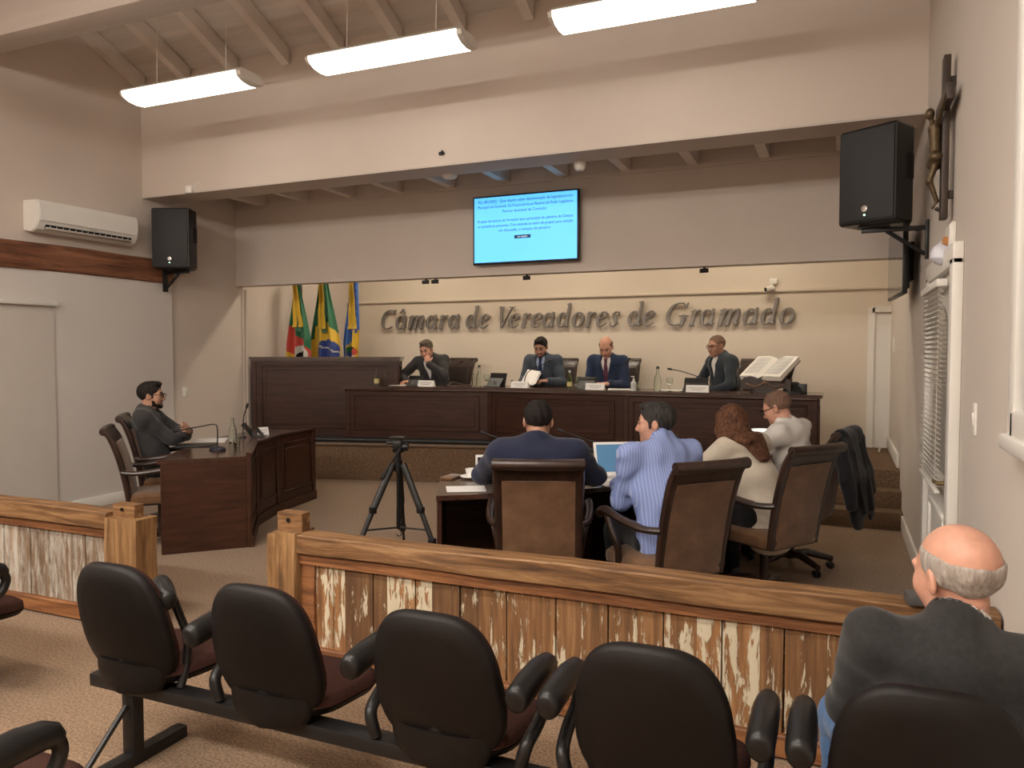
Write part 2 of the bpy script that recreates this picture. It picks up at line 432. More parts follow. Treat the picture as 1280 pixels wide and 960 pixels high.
# ---- rustic railings
def railing(name, label, x0, x1, pm, post_at):
    y = 3.16
    r = thing(name, label, 'railing', ((x0 + x1) / 2, y, 0), 0, 'rustic timber railings')
    L = x1 - x0; n = int(L * 9)
    def wob(amp, sd, zt0, zt1, y0, y1, nm, m):
        b = MB(); rings = []
        for k in range(n + 1):
            x = -L / 2 + L * k / n
            w1 = amp * (math.sin(x * 2.1 + sd) + .6 * math.sin(x * 5.3 + 2 * sd) + .5 * rnd.uniform(-1, 1))
            w2 = amp * (math.sin(x * 1.7 + 3 * sd) + .5 * math.sin(x * 6.1 + sd) + .4 * rnd.uniform(-1, 1))
            rings.append([V(x, y0 + w2 * .6, zt0 + w2 * .5), V(x, y1, zt0 + w2 * .5), V(x, y1 + w1 * .5, zt1 + w1 * .6), V(x, (y0 + y1) / 2, zt1 + w1 * .4 + .003), V(x, y0 + .006, zt1 + w1), V(x, y0 + w2 * .6, zt1 - .007 + w1)])
        b.rings(rings); return b.done(nm, m, r, angle=24)
    wob(.004, 1.0, .585, .68, -.07, .05, 'top_rail', RAILX)
    wob(.0015, 2.2, .525, .583, -.045, .05, 'lower_rail', RAILD)
    wob(.003, 4.0, .012, .10, -.05, .05, 'bottom_rail', RAILD)
    b = MB(); nb = max(2, int(round(L / .247))); bw = L / nb
    for k in range(nb):
        x = -L / 2 + bw * (k + .5)
        b.box((x, -.012 + rnd.uniform(-.004, .004), .31), (bw - .006, .022, .45), bevel=.003, seg=1)
    b.box((0, .02, .31), (L, .012, .45))
    b.done('board_panel', pm, r)
    return r
rl = railing('wooden_railing', 'rustic timber railing with grey washed boards left of the aisle', -7.03, -3.86, PEELW, 1)
rr_ = railing('wooden_railing', 'long rustic timber railing with brown and cream peeling boards right of the aisle', -2.56, .53, PEEL, 0)
def post(par, x, w, parts):
    for nm, cx, cy, sx, sy, z0, z1, m in parts:
        b = MB(); n = 8; rings = []
        for k in range(n + 1):
            z = z0 + (z1 - z0) * k / n; q = .003 * math.sin(z * 11 + cx * 9)
            rings.append([V(x + cx + dx * sx / 2 + q, cy + dy * sy / 2 + q * .6, z) for dx, dy in ((-1, -.9), (-.9, -1), (.9, -1), (1, -.9), (1, .9), (.9, 1), (-.9, 1), (-1, .9))])
        b.rings(rings); o = b.done(nm, m, par, angle=45)
        if nm == 'post_cap':
            b = MB(); b.lathe([(0, 0), (.011, 0), (.011, .004), (0, .004)], (x + cx, cy - sy / 2 - .003, (z0 + z1) / 2 + .01), 12, (0, -1, 0)); b.done('peg_hole', SHELL, o)
cx = (-2.56 + .53) / 2
post(rr_, -2.58 - cx, .15, [('post', 0, 0, .14, .16, 0, .685, RAILZ), ('post_cap', -.005, 0, .155, .07, .685, .775, RAILX), ('post_strip', -.105, .01, .06, .12, 0, .66, RAILZ), ('inner_stile', .115, -.01, .08, .06, .1, .53, RAILD)])
cx = (-7.03 - 3.86) / 2
post(rl, -3.75 - cx, .2, [('post', 0, 0, .25, .16, 0, .65, RAILZ), ('post_cap', -.02, 0, .17, .07, .65, .725, RAILX)])

# ---- hanging luminaires
EM = emit('lamp_diffuser', (1.0, .93, .83), 3.6)
EMB = emit('lamp_diffuser_rear', (1.0, .925, .83), 36.0)
EMC = emit('lamp_diffuser_last', (1.0, .925, .83), 84.0)
def luminaire(name, label, x, y, z, group, EM=EM):
    t = thing(name, label, 'ceiling light', (x, y, z), 0, group)
    L2, W2 = .655, .16
    prof = [(-W2, .02), (-W2 * .93, -.02), (-W2 * .55, -.05), (0, -.06), (W2 * .55, -.05), (W2 * .93, -.02), (W2, .02)]
    b = MB(); b.rings([[V(-L2, yy, zz) for yy, zz in prof], [V(L2, yy, zz) for yy, zz in prof]]); b.done('diffuser', EM, t)
    b = MB(); b.rings([[V(sx, yy, zz) for yy, zz in ((-W2 - .012, .02), (W2 + .012, .02), (W2 * .7, .06), (-W2 * .7, .06))] for sx in (-L2 - .01, L2 + .01)]); b.done('housing', WHITE, t)
    for s in (-1, 1):
        b = MB(); b.rings([[V(s * L2, yy * 1.02, zz * 1.03) for yy, zz in prof], [V(s * (L2 + .035), yy * .95, zz * .7 + .004) for yy, zz in prof]]); b.done('end_cap', WHITE, t)
        b = MB(); zt = roofz(y) - z + .15
        b.tube([V(s * .4, 0, .06), V(s * .4 + .01, .005, zt * .5), V(s * .4 + s * .015, 0, zt)], .003, 6); b.done('suspension_cord', WHITE, t)
    return t
LX = (-5.27, -3.23, -1.19)
wd = ('left', 'middle', 'right')
for i, x in enumerate(LX):
    luminaire('ceiling_light', ['bright hanging ceiling light above the left wall air conditioner, leftmost of three', 'bright hanging ceiling light in the middle of the three over the beam', 'bright hanging ceiling light cut by the top of the photo, rightmost of three'][i], x, 5.15, 3.9, 'hanging lights in the front row')
for j, y in enumerate((1.2, -1.5)):
    for i, x in enumerate(LX):
        luminaire('ceiling_light', 'hanging ceiling light in the %s row behind the photographer, %s one' % (('first', 'second')[j], wd[i]), x, y, 3.9, 'hanging lights behind the photographer', (EMB, EMC)[j])
EMW = emit('alcove_lamp_glow', (1.0, .88, .70), 18.0)
for i, x in enumerate((-5.6, -3.3, -1.0)):
    t = thing('alcove_light', 'warm ceiling light hidden above the dais, %s one' % wd[i], 'ceiling light', (x, 8.75, 3.63), 0, 'warm lights over the dais')
    b = MB(); b.box((0, 0, -.05), (1.1, .3, .05), bevel=.01); b.done('diffuser', EMW, t)
    b = MB(); b.box((0, 0, -.01), (1.16, .36, .04), bevel=.01); b.done('housing', WHITE, t)
# ================================================================== DESKS
def offs(P, d):
    """offset a 2-D polyline to its left by d"""
    P = [Vector(p[:2]) for p in P]; out = []
    for i, p in enumerate(P):
        a = (P[i] - P[i - 1]).normalized() if i > 0 else None
        c = (P[i + 1] - P[i]).normalized() if i < len(P) - 1 else None
        na = Vector((-a.y, a.x)) if a else None; nc = Vector((-c.y, c.x)) if c else None
        if na is None: n = nc; s = 1
        elif nc is None: n = na; s = 1
        else:
            n = (na + nc).normalized(); s = 1 / max(.5, n.dot(na))
        out.append(p + n * d * s)
    return out
def panel_face(par, a, c, z0, z1, npan, nm='front_panel', th=.03, m=None, out=1, margin=.09):
    """boarded face from a to c with moulded panels on its right-hand side (out=1)"""
    a = Vector((a[0], a[1])); c = Vector((c[0], c[1])); d = c - a; L = d.length; d.normalize(); n = Vector((d.y, -d.x)) * out
    ang = math.atan2(d.y, d.x)
    b = MB()
    def bx(u0, u1, w0, w1, t0, t1, bev=.004):
        p = a + d * (u0 + u1) / 2 + n * (t0 + t1) / 2
        b.box((p.x, p.y, (w0 + w1) / 2), (u1 - u0, abs(t1 - t0), w1 - w0), rot=ang, bevel=bev, seg=1)
    bx(0, L, z0, z1, -th, 0, .002)
    pw = L / npan
    for k in range(npan):
        u0, u1 = k * pw + margin, (k + 1) * pw - margin; w0, w1 = z0 + .085, z1 - .075
        for q in ((u0, u1, w0, w0 + .022), (u0, u1, w1 - .022, w1), (u0, u0 + .022, w0, w1), (u1 - .022, u1, w0, w1)): bx(*q, 0, .014, .005)
        bx(u0 + .06, u1 - .06, w0 + .06, w1 - .06, 0, .007, .006)
    for k in range(npan + 1):
        u = min(max(k * pw, .03), L - .03); bx(u - .03, u + .03, z0, z1, 0, .01, .003)
    return b.done(nm, m or DARKW, par)

# ---- long dais desk
DF = [(-5.72, 8.03), (-3.95, 8.46), (-2.2, 8.27), (-.2, 8.2)]
DB = [(-5.76, 8.27), (-5.22, 8.52), (-5.15, 8.78), (-3.95, 9.02), (-2.2, 8.86), (-.2, 8.8)]
DZ = 1.17
t = thing('dais_desk', 'long dark wood panelled desk curving along the raised dais', 'desk', (-3.0, 8.5, PLZ))
T = Matrix.Translation((3.0, -8.5, -PLZ))
def P2(t_, pts): return [(x - t_.location.x, y - t_.location.y) for x, y in pts]
for k in range(3):
    f = P2(t, DF); panel_face(t, f[k], f[k + 1], .06, DZ - PLZ - .03, 1, margin=.1)
b = MB()
top = [tuple(p) for p in offs(DF, -.035)]; top[0] = (top[0][0] - .02, top[0][1]); top[-1] = (top[-1][0] + .045, top[-1][1])
bk = [(x + (.045 if x > -.3 else 0), y) for x, y in DB]
poly = P2(t, top + list(reversed(bk)))
b.prism(poly, DZ - PLZ - .032, DZ - PLZ); b.done('worktop', DARKWH, t, angle=25)
b = MB()
lip = [tuple(p) for p in offs(DF, -.018)]
b.tube([V(x - t.location.x, y - t.location.y, DZ - PLZ - .045) for x, y in lip], .016, 8); b.done('edge_moulding', DARKWH, t)
b = MB()
pp = P2(t, [tuple(p) for p in offs(DF, -.02)]) + list(reversed(P2(t, [tuple(p) for p in offs(DF, .02)])))
b.prism(pp, 0, .065); b.done('plinth', DARKW, t, angle=25)
panel_face(t, P2(t, [DF[-1]])[0], P2(t, [DB[-1]])[0], 0, DZ - PLZ - .03, 1, 'end_panel', margin=.08)

# ---- tall cabinet at the left end of the dais
CP0, CP1 = Vector((-6.98, 7.755)), Vector((-5.27, 8.54))
cd = (CP1 - CP0).normalized(); cn = Vector((-cd.y, cd.x)); CZ = 1.535
ct = thing('tall_cabinet', 'tall dark wood cabinet on the dais in front of the flags', 'cabinet', (-6.1, 8.3, PLZ))
o2 = Vector((-6.1, 8.3))
panel_face(ct, CP0 - o2, CP1 - o2, .05, CZ - PLZ - .03, 1, margin=.12)
A3, B3 = CP0 + cn * .5, CP1 + cn * .5
A3 = CP0 + Vector((.0, .40)); B3 = CP1 + cn * .4
panel_face(ct, CP1 - o2, B3 - o2, .05, CZ - PLZ - .03, 1, 'side_panel', margin=.09)
b = MB(); b.prism([tuple(p - o2) for p in (CP0 + cn * .031, CP1 + cn * .031 - cd * .031, B3 - cd * .031, A3)], .0, CZ - PLZ - .03); b.done('carcass', DARKW, ct, angle=25)
b = MB(); e = .04
b.prism([tuple(p - o2) for p in (CP0 - cn * e - cd * .02, CP1 - cn * e + cd * e, B3 + cd * e, A3 - cd * .02)], CZ - PLZ - .03, CZ - PLZ)
b.prism([tuple(p - o2) for p in (CP0 - cn * e * .5 - cd * .01, CP1 - cn * e * .5 + cd * e * .5, B3 + cd * e * .5, A3 - cd * .01)], CZ - PLZ - .055, CZ - PLZ - .03)
b.done('cornice_top', DARKWH, ct, angle=25)
b = MB(); b.prism([tuple(p - o2) for p in (CP0 - cn * .02, CP1 - cn * .02 + cd * .02, B3 + cd * .02, A3)], 0, .055); b.done('plinth', DARKW, ct, angle=25)

# ---- two curved councillor desks on the floor
def curved_desk(name, label, front, back, z, rim):
    """front: polyline of the panelled side with the outside on its right; back: seat side, same count"""
    c = sum((Vector(p) for p in front + back), Vector((0, 0))) / (len(front) + len(back))
    t = thing(name, label, 'desk', (c.x, c.y, 0))
    F = P2(t, front); B = P2(t, back)
    for k in range(len(F) - 1): panel_face(t, F[k], F[k + 1], .09, z - .0 + rim - .02, 1, margin=.06)
    b = MB(); fo = [tuple(p) for p in offs(F, -.02)]; fi = [tuple(p) for p in offs(F, .03)]
    b.prism(fo + list(reversed(fi)), 0, .095); b.done('plinth', DARKW, t, angle=25)
    if rim:
        b = MB(); b.prism(fo + list(reversed(fi)), z + rim - .02, z + rim); b.done('rim_rail', DARKWH, t, angle=25)
    b = MB(); b.prism([tuple(p) for p in offs(F, .03 if rim else -.025)] + list(reversed(B)), z - .03, z); b.done('worktop', DARKWH, t, angle=25)
    ins = [tuple(p) for p in offs(F, .032)]
    for k in (0, len(F) - 1, len(F) // 2):
        a, c2 = Vector(ins[k]), Vector(B[k]); dd = (c2 - a); L = dd.length; dd.normalize()
        a2, b2 = a, a + dd * (L - .02); mid = (a2 + b2) / 2; h = z - .03
        edge = {0: 1, len(F) - 1: -1}.get(k, 0)
        tang = (Vector(F[min(k + 1, len(F) - 1)]) - Vector(F[max(k - 1, 0)])).normalized() * .017 * edge
        b = MB(); b.box((mid.x + tang.x, mid.y + tang.y, h / 2), ((b2 - a2).length, .03, h), rot=math.atan2(dd.y, dd.x), bevel=.003, seg=1)
        b.done('end_panel' if edge else 'divider_panel', DARKW, t)
    return t
LF = [onz(u, v, 0).to_2d() for u, v in ((314, 684), (321, 657), (349, 640), (394, 623))]
LB = [Vector((-4.90, 4.38)), Vector((-5.42, 5.2)), Vector((-5.72, 5.9)), Vector((-5.86, 6.62))]
ldesk = curved_desk('curved_desk', 'dark wood curved desk on the left with the empty chair behind it', LF, LB, .75, .03)
RB = [(-2.18, 3.95), (-1.52, 4.42), (-1.06, 5.0), (-.70, 5.60), (-.46, 6.50)]
RF = [(-2.50, 4.60), (-1.98, 4.98), (-1.66, 5.38), (-1.36, 5.90), (-1.16, 6.62)]
rdesk = curved_desk('curved_desk', 'dark wood curved table on the right with four people seated at it', list(reversed(RF)), list(reversed(RB)), .75, 0)

# ================================================================== OFFICE CHAIR (dark wood, brown suede)
def make_office_chair(name, label):
    t = thing(name, label, 'chair')
    # swivel base
    b = MB(); b.lathe([(.0, .075), (.05, .075), (.05, .12), (.03, .135), (.028, .36), (.06, .375), (.0, .375)], n=16); b.done('column', CHAIRW, t)
    b = MB(); b.box((0, 0, .385), (.34, .34, .025), bevel=.006); b.done('seat_plate', BLKMET, t)
    for k in range(5):
        a = 2 * PI * k / 5 + .35
        d = V(math.cos(a), math.sin(a), 0)
        b = MB(); b.tube([d * .03 + V(0, 0, .105), d * .12 + V(0, 0, .115), d * .24 + V(0, 0, .09), d * .315 + V(0, 0, .074)], [.028, .030, .026, .022], 8, rx=1.0)
        lg = b.done('leg', CHAIRW, t)
        c = d * .30; q = V(-d.y, d.x, 0)
        b = MB()
        for s in (-1, 1): b.lathe([(0, -.009), (.02, -.009), (.026, -.005), (.026, .005), (.02, .009), (0, .009)], c + q * .014 * s + V(0, 0, .026), 14, q)
        b.tube([c + V(0, 0, .03), c + V(0, 0, .062)], .008, 8); b.done('caster', RUBBER, lg)
    # seat
    b = MB(); rr = []
    for z, e in ((.40, .0), (.405, .012), (.43, .018), (.475, .012), (.495, -.02), (.502, -.07), (.506, -.16)):
        rr.append([V(x, y + .02, z - (.02 * (y / .25) ** 2 if z > .47 else 0)) for x, y in rrect(.50 + 2 * e, .50 + 2 * e, .06 + max(e, -.05))])
    b.rings(rr); b.done('seat', SUEDE, t)
    b = MB(); b.rings([[V(x, y + .02, z) for x, y in rrect(.515, .515, .06)] for z in (.395, .425)]); b.done('seat_rail', CHAIRW, t)
    # back: curved stiles, crest roll, upholstered panel
    path = spline([(0, -.215, .40), (0, -.235, .55), (0, -.268, .72), (0, -.312, .88), (0, -.352, .975), (0, -.398, 1.03)], 5)
    for s in (-1, 1):
        b = MB(); b.tube([V(s * (.232 + .018 * (p.z - .4) / .6), p.y, p.z) for p in path], [.030 if p.z < .95 else .027 for p in path], 8, rx=.8, up=(1, 0, 0)); b.done('back_stile', CHAIRW, t)
    b = MB(); pc = path[-5]; pe = path[-1]
    b.tube([V(x, pe.y + .012 - .02 * (1 - (x / .27) ** 2), pe.z - .012) for x in [-.272 + .544 * k / 12 for k in range(13)]], .031, 12)
    b.rings([[V(s * .245, p.y + dy, p.z) for p, dy in ((path[-9], .022), (path[-5], .02), (pe, .02), (pe, -.02), (path[-5], -.02), (path[-9], -.022))] for s in (-1, 1)])
    b.done('crest_rail', CHAIRW, t)
    sub = path[1:-8]
    b = MB(); rr = []
    for x in [-.222 + .444 * k / 10 for k in range(11)]:
        q = 1 - (x / .222) ** 4
        rr.append([V(x, p.y + .018 + .026 * q, p.z) for p in sub] + [V(x, p.y - .02 - .012 * q, p.z) for p in reversed(sub)])
    b.rings(rr); b.done('back_panel', SUEDE, t)
    b = MB(); b.box((0, -.224, .45), (.48, .04, .06), bevel=.008); b.done('lower_rail', CHAIRW, t)
    # arms
    for s in (-1, 1):
        b = MB(); b.tube(spline([(s * .255, -.262, .675), (s * .300, -.15, .668), (s * .325, .02, .69), (s * .325, .15, .712), (s * .322, .21, .70), (s * .322, .235, .675)], 5), [.02] * 6 + [.024] * 8 + [.027] * 8 + [.026] * 4, 10, rx=1.15)
        arm = b.done('armrest', CHAIRW, t)
        b = MB(); b.tube(spline([(s * .272, .10, .42), (s * .290, .085, .52), (s * .318, .12, .62), (s * .325, .15, .70)], 5), .021, 8); b.done('arm_post', CHAIRW, arm)
    for o in [t] + list(t.children):
        for c_ in o.children:
            if c_.type == 'MESH': c_.data.transform(Matrix.Diagonal((.875, 1, 1, 1)))
    return t
ch0 = make_office_chair('office_chair', 'empty brown suede office chair at the left desk')
GC = 'brown suede office chairs'
ch0.location = (-5.17, 4.66, 0); ch0.rotation_euler = (0, 0, rad(-46)); ch0['group'] = GC
def place_chair(x, y, az, label, z=0): return dup(ch0, (x, y, z), rad(-az), label, GC)
place_chair(-5.57, 5.14, 48, 'brown suede office chair under the man with folded arms at the left desk')
place_chair(-1.56, 4.04, -20, 'brown suede office chair seen square from behind, under the man in navy suit')
place_chair(-.89, 4.24, -50, 'brown suede office chair under the man in blue striped shirt')
place_chair(-.43, 5.13, -55, 'brown suede office chair with scrolled arm under the woman in cream blazer')
place_chair(-.32, 6.0, -72, 'brown suede office chair with a black jacket hung over its back')
place_chair(-4.95, 9.22, 195, 'office chair on the dais behind the man holding his hand to his mouth', PLZ)
place_chair(-3.42, 9.32, 176, 'office chair on the dais behind the bearded man reading papers', PLZ)
place_chair(-2.58, 9.30, 178, 'office chair on the dais behind the bald man with a striped dark tie', PLZ)
place_chair(-1.13, 9.24, 215, 'office chair on the dais behind the man with glasses beside the big book', PLZ)

ch0.scale = (1, 1, .955)
SUEDE_DIM = mat('suede_in_shade', (.022, .014, .011), .45, var=.15, scale=20, spec=.4)  # dais chairs: same suede, their dimness painted in as a dark colour
_dk = {}
for r0 in [o for o in COL.objects if o.name.startswith('office_chair') and o.location.z > .1]:
    for c0 in r0.children:
        if c0.name.split('.')[0] in ('seat', 'back_panel'):
            if c0.data.name not in _dk:
                m0 = c0.data.copy(); m0.materials.clear(); m0.materials.append(SUEDE_DIM); _dk[c0.data.name] = m0
            c0.data = _dk[c0.data.name]
# ================================================================== AUDIENCE ROW SEATING
def make_row(name, label, arms):
    """five shell seats on one beam; local origin under the beam's middle; seats face +Y"""
    t = thing(name, label, 'row of seats')
    b = MB(); b.box((0, 0, .315), (3.14, .075, .05), bevel=.004); b.done('beam', BLKMET, t)
    for x in (-1.38, 1.38):
        b = MB(); b.box((x, 0, .17), (.06, .05, .28), bevel=.004)
        b.box((x, -.02, .025), (.055, .52, .05), bevel=.004)
        lg = b.done('support_leg', BLKMET, t)
        b = MB(); b.tube([V(x - .0, -.235, .045), V(x, -.03, .24)], .011, 8); b.done('brace', BLKMET, lg)
        b = MB()
        for yy in (-.24, .2): b.lathe([(0, 0), (.022, 0), (.022, .008), (0, .012)], (x, yy, 0), 12)
        b.done('glide', RUBBER, lg)
    for k in range(5):
        x0 = -1.33 + .665 * k
        # seat: upholstered pan with waterfall front
        b = MB(); rr = []
        for z, e in ((.355, -.06), (.362, -.015), (.385, .0), (.415, -.004), (.43, -.03), (.438, -.09), (.436, -.16)):
            rr.append([V(x0 + x * (1 - .05 * (y < 0)), y + .14, z - .025 * max(0, y / .22) ** 2 + (.012 * max(0, -y / .22))) for x, y in rrect(.465 + 2 * e, .44 + 2 * e, .15 + e * .8, 7)])
        b.rings(rr[2:], cap=True); st = b.done('seat', UPHOL, t, angle=60)
        b = MB(); b.rings([[p - V(0, 0, .004) for p in r] for r in rr[:3]]); b.done('seat_shell', SHELL, st, angle=60)
        b = MB(); b.box((x0, .02, .345), (.16, .2, .03), bevel=.006); b.done('bracket', BLKMET, st)
        b = MB(); b.rings([[V(x0 + sx * hw_, -.088 + .035 * sx * sx + dy, z) for sx, dy in ((-1, .004), (-.92, -.004), (-.6, -.010), (0, -.014), (.6, -.010), (.92, -.004), (1, .004), (1, .02), (0, .02), (-1, .02))] for z, hw_ in ((.328, .105), (.334, .135), (.35, .155), (.39, .172), (.44, .175))]); b.done('rear_shell', SHELL, st, angle=60)
        # backrest: tilted rounded shell; front side upholstered
        outl = []
        for a in [2 * PI * q / 44 for q in range(44)]:
            ca, sa = math.cos(a), math.sin(a)
            ex = 2.0 / 3.4
            px = math.copysign(abs(ca) ** ex, ca); pz = math.copysign(abs(sa) ** ex, sa)
            hw = .222 - .022 * pz - .018 * max(0, pz) ** 2
            if pz < 0: hw -= .035 * pz * pz
            outl.append((px * hw, .245 * pz))
        tilt = rad(13)
        def bp(px, pz, d):
            # d>0 towards the sitter (front); shell slightly dished
            yy = d - .035 * (px / .22) ** 2 * -1 - .02 * (pz / .22) ** 2 * -1 - .03
            return V(x0 + px, -.075 + yy * math.cos(tilt) - pz * math.sin(tilt), .588 + pz * math.cos(tilt) + yy * math.sin(tilt) * .3)
        def shell(scales, nm, m, par):
            b = MB(); b.rings([[bp(px * s, pz * s, d) for px, pz in outl] for s, d in scales]); return b.done(nm, m, par, angle=55)
        bk = shell([(.3, -.026), (.72, -.0255), (.94, -.022), (.985, -.012), (1.0, .004), (.992, .012), (.97, .014), (.8, .014)], 'backrest', SHELL, t)
        shell([(.97, .0145), (.955, .035), (.9, .044), (.7, .048), (.3, .048)], 'back_cushion', UPHOL, bk)
        b = MB(); b.tube(spline([(x0, .04, .35), (x0, -.035, .352), (x0, -.065, .40), (x0, -.075, .50)], 5), .02, 8, rx=1.9); b.done('back_bracket', BLKMET, bk)
        for s in (-1, 1):
            f = arms.get((k, s))
            if not f: continue
            xa = x0 + s * .285
            b = MB()
            pad = [V(0, y_, z_) for y_, z_ in ((-.135, .603), (-.13, .604), (-.11, .608), (-.05, .616), (.05, .622), (.12, .616), (.15, .605), (.165, .588))]
            loop = spline([(0, .155, .598), (0, .172, .555), (0, .14, .50), (0, .05, .46), (-s * .01, -.02, .42), (-s * .03, -.02, .345)], 5)
            if f == 2:   # short folded armrest
                pad = [V(-.30, .03, .715) + (V(-.155, -.06, .688) - V(-.30, .03, .715)) * q_ - V(xa - x0, .03, 0) + V(.37, 0, 0) for q_ in (0, .04, .12, .35, .6, .85, .96, 1)]
                M = Matrix.Translation((xa, .03, 0))
            else: M = Matrix.Translation((xa, 0, 0))
            b.tube([M @ p for p in pad], [.026, .038, .045, .047, .045, .040, .034, .026], 14, rx=.82)
            ar = b.done('armrest', BLKPL, t, angle=60)
            if f != 2:
                b = MB(); b.tube([M @ p for p in loop], .021, 10); b.done('arm_loop', BLKPL, ar, angle=60)
            else:
                b = MB(); b.tube([V(x0 + .17, -.0, .68), V(x0 + .19, .05, .52), V(x0 + .2, .03, .42), V(x0 + .2, 0, .345)], .016, 10); b.done('arm_loop', BLKPL, ar, angle=60)
    return t
full = {(k, s): 1 for k in range(5) for s in (-1, 1)}
RY = 2.10
row1 = make_row('row_seating', 'row of five black seats behind the long railing, bald man on its last seat', {(0, 1): 2, (1, -1): 1, (2, -1): 1, (2, 1): 1, (3, -1): 1, (3, 1): 1, (4, -1): 1})
row1.location = (-1.12, RY, 0)
row2 = make_row('row_seating', 'row of black seats at bottom left corner, only one looped armrest seen', full)
row2.location = (-3.48, RY - .93, 0)
dup(row2, (-5.11, RY, 0), 0, 'row of black seats across the aisle at left edge, armrest and foot seen')
for r_ in (row1, row2): r_['group'] = 'audience seating rows'
COL.objects[-1] if False else None

# ================================================================== WALL AND CEILING EQUIPMENT
def make_speaker(name, label, loc, rz, wallside):
    t = thing(name, label, 'loudspeaker', loc, rz)
    # box seen from above: flat grille at -Y, chamfered sides
    pl_ = [(-.20, -.17), (.20, -.17), (.205, -.13), (.20, .05), (.12, .18), (-.12, .18), (-.20, .05), (-.205, -.13)]
    b = MB(); b.rings([[V(x * s, y * s, z) for x, y in pl_] for z, s in ((-.325, .95), (-.31, 1), (.31, 1), (.325, .95))]); bd = b.done('cabinet', BLKPL, t, angle=25)
    b = MB(); b.box((0, -.172, .0), (.375, .014, .605), bevel=.006); b.done('grille', mat('speaker_grille', (.017, .017, .018), .55, var=.3, scale=90, bump=.3, bscale=400), t)
    b = MB(); b.lathe([(0, 0), (.023, 0), (.021, .006), (.012, .007), (.011, .003), (0, .003)], (-.01, -.179, -.225), 18, (0, -1, 0)); b.box((.002, -.184, -.222), (.007, .004, .03), rot=Matrix.Rotation(.4, 4, 'Y')); b.done('badge', CHROME, t)
    b = MB(); b.lathe([(0, 0), (.007, 0), (.006, .004), (0, .005)], (-.01, -.179, -.268), 10, (0, -1, 0)); b.done('indicator_light', emit('led_green', (.5, 1, .75), 2.0), t)
    for s in (-1, 1):
        b = MB(); b.box((s * .193, .0, .05), (.03, .10, .17), bevel=.008); b.done('handle_recess', SHELL, bd)
    return t
spR = make_speaker('loudspeaker', 'large black loudspeaker on wall bracket at upper right', (.235, 5.93, 2.80), rad(-31), 1)
def bracket(name, label, wallx, y, z, s, reach):
    t = thing(name, label, 'wall bracket', (wallx, y, z))
    b = MB(); b.box((-s * .012, 0, -.03), (.024, .06, .26), bevel=.003); b.done('wall_plate', BLKMET, t)
    b = MB(); b.box((-s * reach / 2, 0, .05), (reach, .04, .03), bevel=.003); b.box((-s * (reach - .08), 0, .068), (.2, .1, .008)); b.done('arm', BLKMET, t)
    b = MB(); b.tube([V(-s * .02, 0, -.13), V(-s * reach * .62, 0, .04)], .014, 8); b.done('strut', BLKMET, t)
    return t
bracket('speaker_bracket', 'black steel bracket under the large right loudspeaker', XR, 5.93, 2.395, 1, .42)
c = MB(); c.tube(spline([(.33, 6.02, 2.58), (.40, 6.03, 2.50), (.47, 6.0, 2.44), (.535, 5.99, 2.46)], 5), .008, 8)
tag(c.done('speaker_cable', RUBBER), 'thin black cable from the right loudspeaker to the wall', 'cable')
spL = make_speaker('loudspeaker', 'black loudspeaker on the left wall beside the air conditioner', (-6.79, 6.40, 2.84), rad(24), -1)
bracket('speaker_bracket', 'black steel bracket under the left loudspeaker, beside the rustic beam', XL + .062, 6.42, 2.435, -1, .36)

# split air conditioner
t = thing('air_conditioner', 'white split air conditioner on left wall above the rustic beam', 'air conditioner', (XL, 5.41, 2.875))
prof = [(0, -.135), (.10, -.15), (.155, -.125), (.19, -.07), (.205, .02), (.20, .11), (.185, .145), (.03, .15), (0, .15)]
b = MB(); b.rings([[V(x, y, z) for x, z in prof] for y in (-.54, .54)]); b.done('body', WHITE, t, angle=30)
b = MB(); b.rings([[V(.206, -.53, -.045), V(.2085, -.53, .02), V(.204, -.53, .105), V(.197, -.53, .105), V(.198, -.53, -.045)], [V(.206, .53, -.045), V(.2085, .53, .02), V(.204, .53, .105), V(.197, .53, .105), V(.198, .53, -.045)]]); b.done('front_cover', WHITE, t)
b = MB(); b.box((.172, 0, -.098), (.02, .94, .05), rot=Matrix.Rotation(rad(34), 4, 'Y')); b.done('air_outlet', SHELL, t)
b = MB()
for k in range(14): b.box((.178, -.43 + k * .066, -.10), (.016, .004, .042), rot=Matrix.Rotation(rad(34), 4, 'Y'))
b.box((.186, 0, -.112), (.03, .95, .006), rot=Matrix.Rotation(rad(-30), 4, 'Y'), bevel=.002); b.done('louvre', WHITE, t)
for s in (-1, 1):
    b = MB(); b.rings([[V(x * 1.01, s * .54, z * 1.01) for x, z in prof], [V(x * .97, s * .557, z * .96) for x, z in prof]]); b.done('end_cap', WHITE, t, angle=30)
def text_mesh(txt, size, ext, align='LEFT'):
    cu = bpy.data.curves.new('lettering', 'FONT'); cu.body = txt; cu.size = size; cu.extrude = ext; cu.align_x = align; cu.resolution_u = 3
    o = bpy.data.objects.new('tmp', cu); COL.objects.link(o)
    bpy.context.view_layer.update()
    me = bpy.data.meshes.new_from_object(o.evaluated_get(bpy.context.evaluated_depsgraph_get()))
    bpy.data.objects.remove(o); bpy.data.curves.remove(cu)
    return me
def text(nm, txt, size, ext, m, par, M, align='LEFT'):
    me = text_mesh(txt, size, ext, align); me.transform(M)
    return link(nm, me, m, par, angle=None)
GREYTX = mat('grey_print', (.25, .25, .26), .5, var=.02)
MX_ = Matrix(((0, 0, 1, 0), (1, 0, 0, 0), (0, 1, 0, 0), (0, 0, 0, 1)))   # text facing +X, reading along +Y
text('lettering', 'inverter', .028, .0005, GREYTX, t, Matrix.Translation((.2065, -.03, -.075)) @ MX_)
